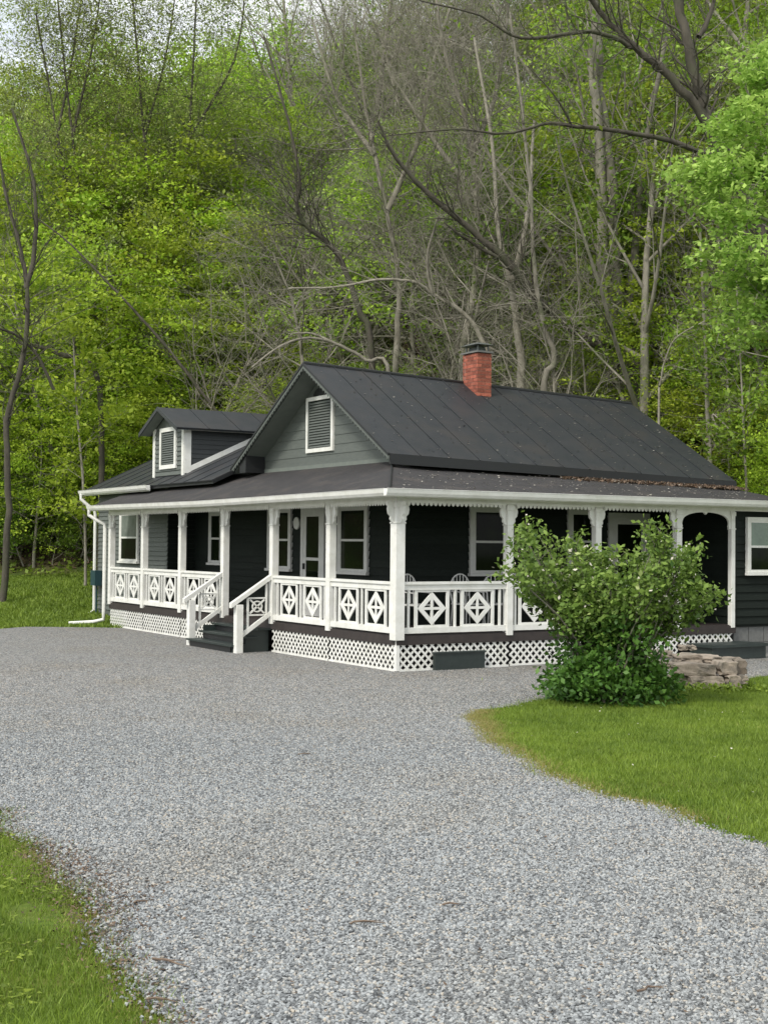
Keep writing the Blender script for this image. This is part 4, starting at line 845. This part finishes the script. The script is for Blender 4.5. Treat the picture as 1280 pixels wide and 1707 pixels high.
# trees with a shape of their own
def hero(name, label, cat, limbs, m, twigs=6, tl=1.2, leaf=None, per=0, ls=.12, group=None, seed=0, rad=(.35, .35, .15), tr=.25, lv=1, up=.6):
    """limbs: list of (points (px,py,D), r0, r1); the first one is the trunk"""
    rn = random.Random(seed); root = None; tips = []
    for li, (pp, r0, r1) in enumerate(limbs):
        P = [at(*q) for q in pp]
        if root is None:
            zg = gz(P[0].x, P[0].y)
            if P[0].z > zg - .1: P.insert(0, Vector((P[0].x + rn.uniform(-.1, .1), P[0].y, zg - .3)))
            g0 = P[0]; root = empty(name, tuple(g0), label, cat, group)
        # smooth subdivision
        S = []
        for i in range(len(P) - 1):
            p0, p1, p2, p3 = P[max(i - 1, 0)], P[i], P[i + 1], P[min(i + 2, len(P) - 1)]
            for k in range(5):
                t = k / 5; S.append(.5 * ((2 * p1) + (-p0 + p2) * t + (2 * p0 - 5 * p1 + 4 * p2 - p3) * t * t + (-p0 + 3 * p1 - 3 * p2 + p3) * t ** 3))
        S.append(P[-1]); n = len(S); Rr = [r0 + (r1 - r0) * i / (n - 1) for i in range(n)]
        S = [s + Vector((rn.gauss(0, .2), rn.gauss(0, .2), rn.gauss(0, .2))) * Rr[i] * .8 for i, s in enumerate(S)]
        out = [([s - g0 for s in S], Rr, 0)]
        nt_ = int(twigs * n / 6)
        for k in range(nt_):
            i = rn.randrange(max(1, int(n * (.35 if li == 0 else .1))), n - 1) if n > 3 else 1
            d = (S[i + 1] - S[i]).normalized(); nd = rot_about(d, R(rn.uniform(30, 75)), rn.random() * 6.28); nd.z += .25
            grow(out, tips, S[i] - g0, nd, tl * rn.uniform(.5, 1.3), max(Rr[i] * tr, .008), 1, 1 + lv, rn, (6, 6, 4), .14, (.0, .02, .0), (R(50), R(45), R(40)))
        me = tubes_mesh('trunk' if li == 0 else 'limb', out, (9, 4, 3, 3)); link('trunk' if li == 0 else 'limb', me, m, root)
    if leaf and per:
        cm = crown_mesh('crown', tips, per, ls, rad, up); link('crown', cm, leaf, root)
    return root
hero('leaning_tree', 'dark leaning tree with long mossy limb reaching left across the hillside', 'tree', [
    ([(1395, 760, 33), (1330, 560, 33), (1275, 400, 33), (1225, 292, 33), (1180, 200, 33), (1160, 130, 33), (1140, 40, 33), (1120, -60, 33)], .22, .10),
    ([(1207, 268, 33), (1130, 238, 32.7), (1060, 222, 32.4), (960, 210, 32), (915, 205, 32), (840, 222, 31.8), (760, 215, 31.5), (640, 226, 31)], .075, .012),
    ([(1180, 205, 33), (1120, 130, 32.7), (1060, 80, 32.5), (1010, 30, 32.5), (960, -40, 32)], .12, .05),
    ([(1055, 78, 32.5), (985, 52, 32), (870, 63, 31.7), (800, 25, 31.5), (700, 0, 31)], .06, .015),
    ([(1165, 60, 33), (1185, 20, 33), (1200, -40, 33)], .07, .04), ([(955, 212, 32), (925, 160, 31.6), (880, 110, 31.4)], .03, .012)], M['darkbark'], 5, 1.6, seed=3, tr=.3)
hero('twin_trunk_tree', 'large grey twin trunked tree rising behind the right half of the roof', 'tree', [
    ([(1048, 652, 38), (1040, 560, 38), (1022, 420, 38), (1018, 300, 38), (1000, 150, 38), (985, -40, 38)], .27, .13),
    ([(1018, 640, 38), (1022, 560, 37.9), (1005, 430, 37.8), (1000, 260, 37.8), (985, 80, 37.6)], .2, .12), ([(1040, 560, 38), (1060, 400, 38.1), (1075, 250, 38), (1110, 60, 38)], .14, .06)], M['bark'], 4, 2.4, M['lf_mid'], 5, .16, seed=4, rad=(.6, .6, .25), lv=1)
hero('pale_trunk_tree', 'stout pale trunked tree just right of the chimney', 'tree', [([(868, 640, 37), (862, 560, 37), (852, 480, 37), (830, 380, 37), (820, 240, 37), (790, 60, 37)], .14, .03), ([(852, 480, 37), (880, 350, 37), (890, 200, 37)], .09, .03)], M['palebark'], 5, 2.2, seed=5)
hero('bare_tree', 'bare tree with curved dark base leaning right of the pale trunk', 'tree', [([(905, 668, 36), (925, 600, 36), (905, 540, 36), (890, 440, 36), (885, 330, 36), (870, 180, 36), (850, 20, 36)], .10, .03)], M['bark'], 8, 2.0, seed=6)
hero('dead_tree', 'long dark dead tree leaning diagonally across the hillside above the chimney', 'tree', [([(1062, 606, 37), (985, 570, 37), (900, 500, 36.6), (850, 440, 36.3), (770, 370, 36), (700, 310, 35.6), (655, 255, 35.3), (630, 200, 35)], .17, .03), ([(850, 440, 36.3), (780, 400, 36), (740, 370, 35.8)], .06, .02)], M['darkbark'], 7, 1.8, seed=7)
hero('arching_branch_tree', 'pale bent sapling arching over the hillside left of the gable peak', 'tree', [([(650, 640, 38), (610, 600, 38), (560, 573, 37.8), (515, 563, 37.6), (465, 578, 37.4), (420, 612, 37.2)], .065, .025), ([(560, 573, 37.8), (520, 556, 37.6), (480, 556, 37.4)], .04, .015)], M['palebark'], 3, 1.0, seed=8)
hero('arching_branch_tree', 'pale crooked trunk leaning left behind the chimney', 'tree', [([(812, 640, 37), (805, 570, 37), (770, 520, 37), (720, 490, 36.8), (690, 470, 36.5), (630, 466, 36.2), (560, 478, 36), (480, 480, 35.8)], .085, .02), ([(720, 490, 36.8), (712, 430, 36.6), (730, 360, 36.4)], .06, .02)], M['palebark'], 6, 1.6, seed=9)
hero('bare_tree', 'dark curved trunk above the gable peak', 'tree', [([(620, 600, 40), (600, 520, 40), (560, 420, 40), (510, 375, 39.8), (495, 340, 39.6), (500, 300, 39.5), (480, 200, 39.5), (440, 60, 39.5)], .11, .03)], M['darkbark'], 9, 2.6, seed=10)
hero('bare_tree', 'pale twiggy tree above and left of the chimney', 'tree', [([(770, 610, 41), (790, 480, 41), (795, 330, 41), (775, 200, 41), (740, 80, 41), (720, -60, 41)], .13, .04), ([(795, 330, 41), (720, 230, 41), (650, 120, 41)], .1, .03), ([(785, 260, 41), (830, 140, 41), (850, -20, 41)], .1, .03)], M['bark'], 16, 3.0, seed=12, lv=2)
hero('bare_tree', 'grey twiggy tree rising right of the curved dark trunk', 'tree', [([(660, 600, 42), (665, 470, 42), (640, 330, 42), (610, 180, 42), (590, 40, 42)], .12, .03), ([(645, 350, 42), (700, 220, 42), (720, 80, 42)], .1, .03), ([(625, 260, 42), (560, 160, 42), (520, 30, 42)], .09, .03)], M['bark'], 16, 3.0, seed=13, lv=2)
hero('dark_tree', 'tall dark crooked tree at the left edge beside the lawn', 'tree', [([(8, 968, 38), (14, 820, 38), (12, 700, 38), (40, 590, 38), (45, 480, 38), (30, 400, 38), (5, 300, 38), (-10, 180, 38)], .11, .03), ([(90, 650, 38.4), (60, 590, 38.2), (30, 560, 38), (0, 548, 37.6)], .05, .03), ([(45, 480, 38), (60, 400, 38), (55, 300, 38), (20, 180, 38)], .08, .03)], M['darkbark'], 5, 2.0, seed=14)
hero('bare_tree', 'slender dark trunk leaning right at the left edge of the hillside', 'tree', [([(165, 640, 42), (100, 590, 42), (55, 575, 42)], .10, .07)], M['darkbark'], 3, 1.6, seed=15)
hero('bare_tree', 'dark stem leaning left across the bright green trees above the far left', 'tree', [([(395, 760, 44), (310, 620, 44), (235, 530, 44), (160, 450, 44), (110, 400, 44), (60, 362, 44)], .07, .02)], M['darkbark'], 4, 1.6, seed=17)
hero('sapling', 'thin pale pole of a sapling rising left of the porch downspout', 'tree', [([(143, 935, 41), (138, 800, 41), (128, 680, 41), (122, 560, 41)], .05, .025)], M['palebark'], 6, 1.6, M['lf_bright'], 9, .16, seed=16, rad=(.5, .5, .12))
for k, (x0, x1, top) in enumerate(((150, 90, -60), (265, 215, -80), (300, 330, -60), (130, 60, 20))):
    hero('bare_tree', ['dark thin bare tree against the sky at the top left', 'thin bare tree second from the left against the sky', 'bare tree against the sky above the dormer', 'leaning bare tree at the upper left edge'][k], 'tree', [([(x0, 560, 52), (x0 - 10, 380, 52), ((x0 + x1) / 2, 220, 52), (x1, top, 52)], .11, .03), ([((x0 + x1) / 2, 230, 52), (x1 + 60, 100, 52), (x1 + 80, -30, 52)], .06, .02)], M['darkbark'], 13, 3.2, M['lf_pale'], 4, .10, seed=20 + k, lv=2, rad=(.4, .4, .3))
for k, (px, y0, y1, D) in enumerate(((1180, 765, 540, 33), (1212, 690, 560, 34.5), (972, 660, 520, 36.5), (1240, 790, 600, 31.5))):
    hero('sapling', ['straight slim trunk behind the right end of the roof', 'pale sapling at the right beyond the slim trunk', 'thin pale sapling behind the roof ridge right of the chimney', 'short mossy stem on the bank at the right edge'][k], 'tree', [([(px + 4, y0 + 40, D), (px, y0 - 60, D), (px - 6, y1, D), (px - 14, y1 - 160, D)], .07 if k == 0 else .035, .03 if k == 0 else .015)], M['bark'] if k == 0 else M['palebark'], 4, 1.3, M['lf_mid'], 7, .13, seed=30 + k)
hero('fallen_branch', 'pale forked dead branch standing on the bank at the right', 'branch', [([(1098, 690, 32.5), (1100, 640, 32.5), (1110, 595, 32.4), (1130, 560, 32.2), (1185, 530, 32)], .035, .01), ([(1195, 715, 32), (1188, 690, 32), (1215, 715, 31.8)], .03, .015)], M['palebark'], 3, .6, seed=40)
# near leafy tree entering from the right
lim = []
P0 = (1475, 1090, 25)
lim.append(([P0, (1465, 800, 25), (1440, 500, 25), (1400, 250, 25), (1370, 20, 25), (1350, -150, 25)], .22, .10))
for q in ([(1440, 520, 25), (1340, 470, 24.6), (1270, 440, 24.3), (1205, 425, 24)], [(1430, 450, 25), (1330, 390, 24.8), (1260, 360, 24.4), (1195, 335, 24.2)],
          [(1455, 600, 25), (1380, 560, 24.4), (1320, 530, 24), (1270, 490, 23.8)], [(1400, 250, 25), (1340, 180, 25.2), (1300, 130, 25.4), (1255, 90, 25.4)], [(1410, 300, 25), (1340, 240, 25.2), (1290, 210, 25), (1225, 200, 25)], [(1415, 330, 25), (1340, 320, 25), (1270, 310, 24.8), (1180, 300, 24.6)]):
    lim.append((q, .06, .012))
hero('maple_tree', 'light green maple branches reaching in from the right edge', 'tree', lim, M['bark'], 5, .85, M['lf_near'], 20, .115, seed=50, rad=(.26, .26, .07), lv=1, up=.62)

# ================================================================== shrub in front of the porch
sx, sd = shrubXD; su, sv = c2w(sx, sd); szz = float(G(sx, sd))
shr = empty('shrub', (su, sv, szz), 'large rounded leafy shrub on the lawn in front of the porch', 'shrub')
root = Vector((su, sv, szz)); rn = random.Random(5); out, tips = [], []
targets = []
CL = lambda: max(-1.5, min(1.5, rn.gauss(0, .8)))
for px, py, wx, wy, n in ((900, 950, 55, 50, 12), (960, 960, 60, 60, 13), (1040, 975, 60, 50, 11), (1120, 965, 58, 50, 11), (1160, 965, 26, 30, 4), (1100, 905, 16, 48, 7), (880, 905, 30, 20, 4), (1010, 1035, 60, 35, 7), (940, 1020, 30, 26, 3), (1090, 1015, 40, 26, 3), (1150, 925, 14, 22, 3)):
    for k in range(n):
        targets.append((px + CL() * wx * .7, py + CL() * wy * .7, sd + CL() * .6))
for q in targets:
    T = at(*q); b0 = Vector((rn.uniform(-.28, .28), rn.uniform(-.28, .28), -.05)); T = T - root; mid_ = b0.lerp(T, .55) + Vector((0, 0, .22)); S = [b0, b0.lerp(mid_, .5) + Vector((0, 0, .08)), mid_, mid_.lerp(T, .6), T]
    out.append((S, [.020, .016, .012, .008, .004], 1))
    for k in range(6):
        a_ = S[3].lerp(S[4], rn.random()) if k > 1 else S[2].lerp(S[3], rn.random()); d = rot_about((S[4] - S[3]).normalized(), R(rn.uniform(20, 75)), rn.random() * 6.28)
        e_ = a_ + d * rn.uniform(.10, .26); out.append(([a_, a_.lerp(e_, .5), e_], [.006, .004, .002], 2)); tips.append((e_, d)); tips.append((a_.lerp(e_, .5), d))
    tips.append((T, T))
link('stems', tubes_mesh('stems', out, (5, 4, 3)), M['bark'], shr)
link('foliage', crown_mesh('foliage', tips, 12, .074, (.14, .14, .12), .45), M['lf_shrub'], shr)
C = np.array([tuple(t[0]) for t in tips]); C = C[C[:, 2] > .9]; C = C[rng.random(len(C)) < .5]
o = link('blossom', np_mesh('blossom', quads(C + rng.normal(0, .07, C.shape), np.full(len(C), .05), .5), np.arange(len(C) * 4).reshape(-1, 4)), M['blossom'], shr)
T3 = []
for px, py, wx, wy, n in ((1000, 1040, 75, 30, 110), (950, 1010, 50, 25, 45), (1070, 1020, 60, 28, 60), (1010, 985, 90, 30, 60)):
    for k in range(n):
        T = at(px + CL() * wx * .6, py + CL() * wy * .7, sd + CL() * .4); T3.append((T - root, T))
link('foliage', crown_mesh('foliage', T3, 20, .072, (.15, .15, .12), .45), M['lf_shrub'], shr)
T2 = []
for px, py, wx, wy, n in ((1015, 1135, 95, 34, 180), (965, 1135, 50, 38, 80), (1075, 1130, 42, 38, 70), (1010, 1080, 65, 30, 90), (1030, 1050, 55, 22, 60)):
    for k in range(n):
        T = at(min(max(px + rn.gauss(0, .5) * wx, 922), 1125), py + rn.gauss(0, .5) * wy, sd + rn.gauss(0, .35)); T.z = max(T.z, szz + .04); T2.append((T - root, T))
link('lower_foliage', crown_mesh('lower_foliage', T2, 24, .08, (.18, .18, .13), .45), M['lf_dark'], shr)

# ================================================================== stone wall
wall0 = gpix(1190, 1150); wu, wv = c2w(*wall0); wz0 = float(G(*wall0))
sw = empty('stone_wall', (wu, wv, wz0), 'low dry stack of rough tan stones right of the shrub', 'stone wall')
def slab(px0, px1, py0, py1, D, depth, seed):
    p0, p1, p2 = at(px0, py1, D), at(px1, py1, D), at(px0, py0, D); wd = (p1 - p0).length; h = p2.z - p0.z; rn = random.Random(seed)
    bm = bmesh.new(); bmesh.ops.create_cube(bm, size=1); bmesh.ops.subdivide_edges(bm, edges=bm.edges, cuts=3, use_grid_fill=True)
    ph = [rn.uniform(0, 6) for _ in range(4)]
    for v in bm.verts:
        k = v.co.copy(); rr = 1 - .10 * (abs(k.x) * 2) ** 6 * (abs(k.y) * 2) ** 4 - .05 * (abs(k.x * 2) ** 8)
        v.co = Vector((k.x * wd * rr + .015 * math.sin(k.z * 9 + ph[0]), k.y * depth * (1 + .12 * math.sin(k.x * 5 + ph[1])), k.z * h * (1 - .12 * (2 * abs(k.x)) ** 4 + .08 * math.sin(k.x * 7 + ph[2]) + .05 * math.sin(k.y * 9 + ph[3]))))
        v.co += Vector((rn.gauss(0, .006), rn.gauss(0, .008), rn.gauss(0, .005)))
    me = bpy.data.meshes.new('stone'); bm.to_mesh(me); bm.free()
    c = (p0 + p1) / 2 + Vector((SN, CS, 0)) * depth * .5; c.z = p0.z + h / 2
    o = link('stone', me, M['stone'], sw); o.location = c - sw.location; o.rotation_euler = (rn.uniform(-.04, .04), rn.uniform(-.05, .05), -TH + rn.uniform(-.12, .12))
    bv = o.modifiers.new('bevel', 'BEVEL'); bv.width = .012; bv.segments = 2
D0 = wall0[1]
for k, a_ in enumerate(((1120, 1152, 1128, 1150, D0 + .1, .4), (1148, 1212, 1128, 1151, D0, .5), (1210, 1235, 1126, 1149, D0 + .05, .45), (1232, 1250, 1126, 1140, D0 + .1, .3),
          (1126, 1198, 1108, 1128, D0 + .05, .55), (1196, 1230, 1104, 1126, D0 + .15, .45), (1228, 1248, 1100, 1125, D0 + .25, .4),
          (1062, 1128, 1104, 1114, D0 + .5, .4), (1130, 1172, 1092, 1108, D0 + .65, .5), (1168, 1206, 1095, 1106, D0 + .7, .5), (1205, 1240, 1099, 1106, D0 + .75, .4), (1076, 1126, 1086, 1096, D0 + 1.4, .4), (1134, 1146, 1076, 1085, D0 + 1.9, .2), (1149, 1160, 1077, 1085, D0 + 1.9, .2))):
    slab(*a_, seed=k)
# dirt and weeds round the wall
X = wall0[0] + rng.normal(-.1, .9, 900); D = wall0[1] + rng.normal(-.25, .2, 900)
tag(leafobj('weeds', topts(X, D, .01 + .10 * rng.random(len(X))), .06, M['lf_cover'], .3), 'dark low weeds at the foot of the stone stack', 'weeds', kind='stuff')
# sticks on the gravel and fallen leaves
for k, (px, py, l, an) in enumerate(((283, 1615, .17, -.55), (752, 1517, .12, .2), (610, 1548, .14, .1), (235, 1512, .09, .4), (1085, 1660, .13, .3), (270, 1680, .12, -.2), (508, 1262, .12, 0))):
    X_, D_ = gpix(px, py); u, v = c2w(X_, D_); b = MB(); z = float(G(X_, D_)) + .022; l *= .55; c, s = math.cos(an - TH), math.sin(an - TH)
    rk = random.Random(k); l *= rk.uniform(.6, 1.1); J = lambda: rk.uniform(-.012, .012)
    b.tube([(-c * l + J(), -s * l + J(), 0), (-c * l * .5 + J(), -s * l * .5 + J(), .006), (-c * l * .1 + J(), -s * l * .1 + J(), .008), (c * l * .45 + J(), s * l * .45 + J(), .004), (c * l, s * l, .0)], [.005, .0045, .005, .003, .0015], 5)
    if k % 2 == 0: b.tube([(-c * l * .1, -s * l * .1, .008), (c * l * .2 + .03, s * l * .2 - .035, .016)], [.003, .001], 4)
    o = b.build('fallen_twig', M['twig']); o.location = (u, v, z)
    tag(o, ['tan stick on the gravel near the lower left lawn', 'short dark twig in the middle of the gravel foreground', 'thin twig on the gravel left of the middle', 'small twig by the left lawn edge', 'twig on the gravel at the lower right', 'thin stick at the bottom left lawn corner', 'dark twig far up the gravel before the steps'][k], 'twig')
n = 9000; D = 4.2 + 4.8 * rng.random(n); X = XL(D) + rng.normal(.02, .07, n) * (1 + 1.2 * np.exp(-((D - 6.6) / .8) ** 2)); k = rng.random(n) < .25 + .75 * np.exp(-((D - 6.6) / .9) ** 2); X, D = X[k], D[k]
tag(leafobj('leaf_litter', topts(X, D, .012 + .012 * rng.random(len(X))), .018, M['litter'], .75), 'brown leaf crumbs and dirt along the lower left lawn edge', 'leaf litter', kind='stuff')
n = 2200; D = 4 + 18 * rng.random(n) ** .8; X = (rng.random(n) * 2 - 1) * .29 * D; k = in_drive(X, D); X, D = X[k], D[k]
tag(leafobj('leaf_fragments', topts(X, D, .028), .02, M['litter'], .85), 'small brown leaf fragments scattered on the gravel', 'leaf litter', kind='stuff')
n = 70; D = 8 + 9 * rng.random(n); X = rng.random(n) * 5; k = ~in_drive(X, D); X, D = X[k], D[k]
tag(leafobj('fallen_petals', topts(X, D, .05), .022, M['blossom'], .7), 'tiny white clover heads and petals dotted over the right lawn', 'petals', kind='stuff')
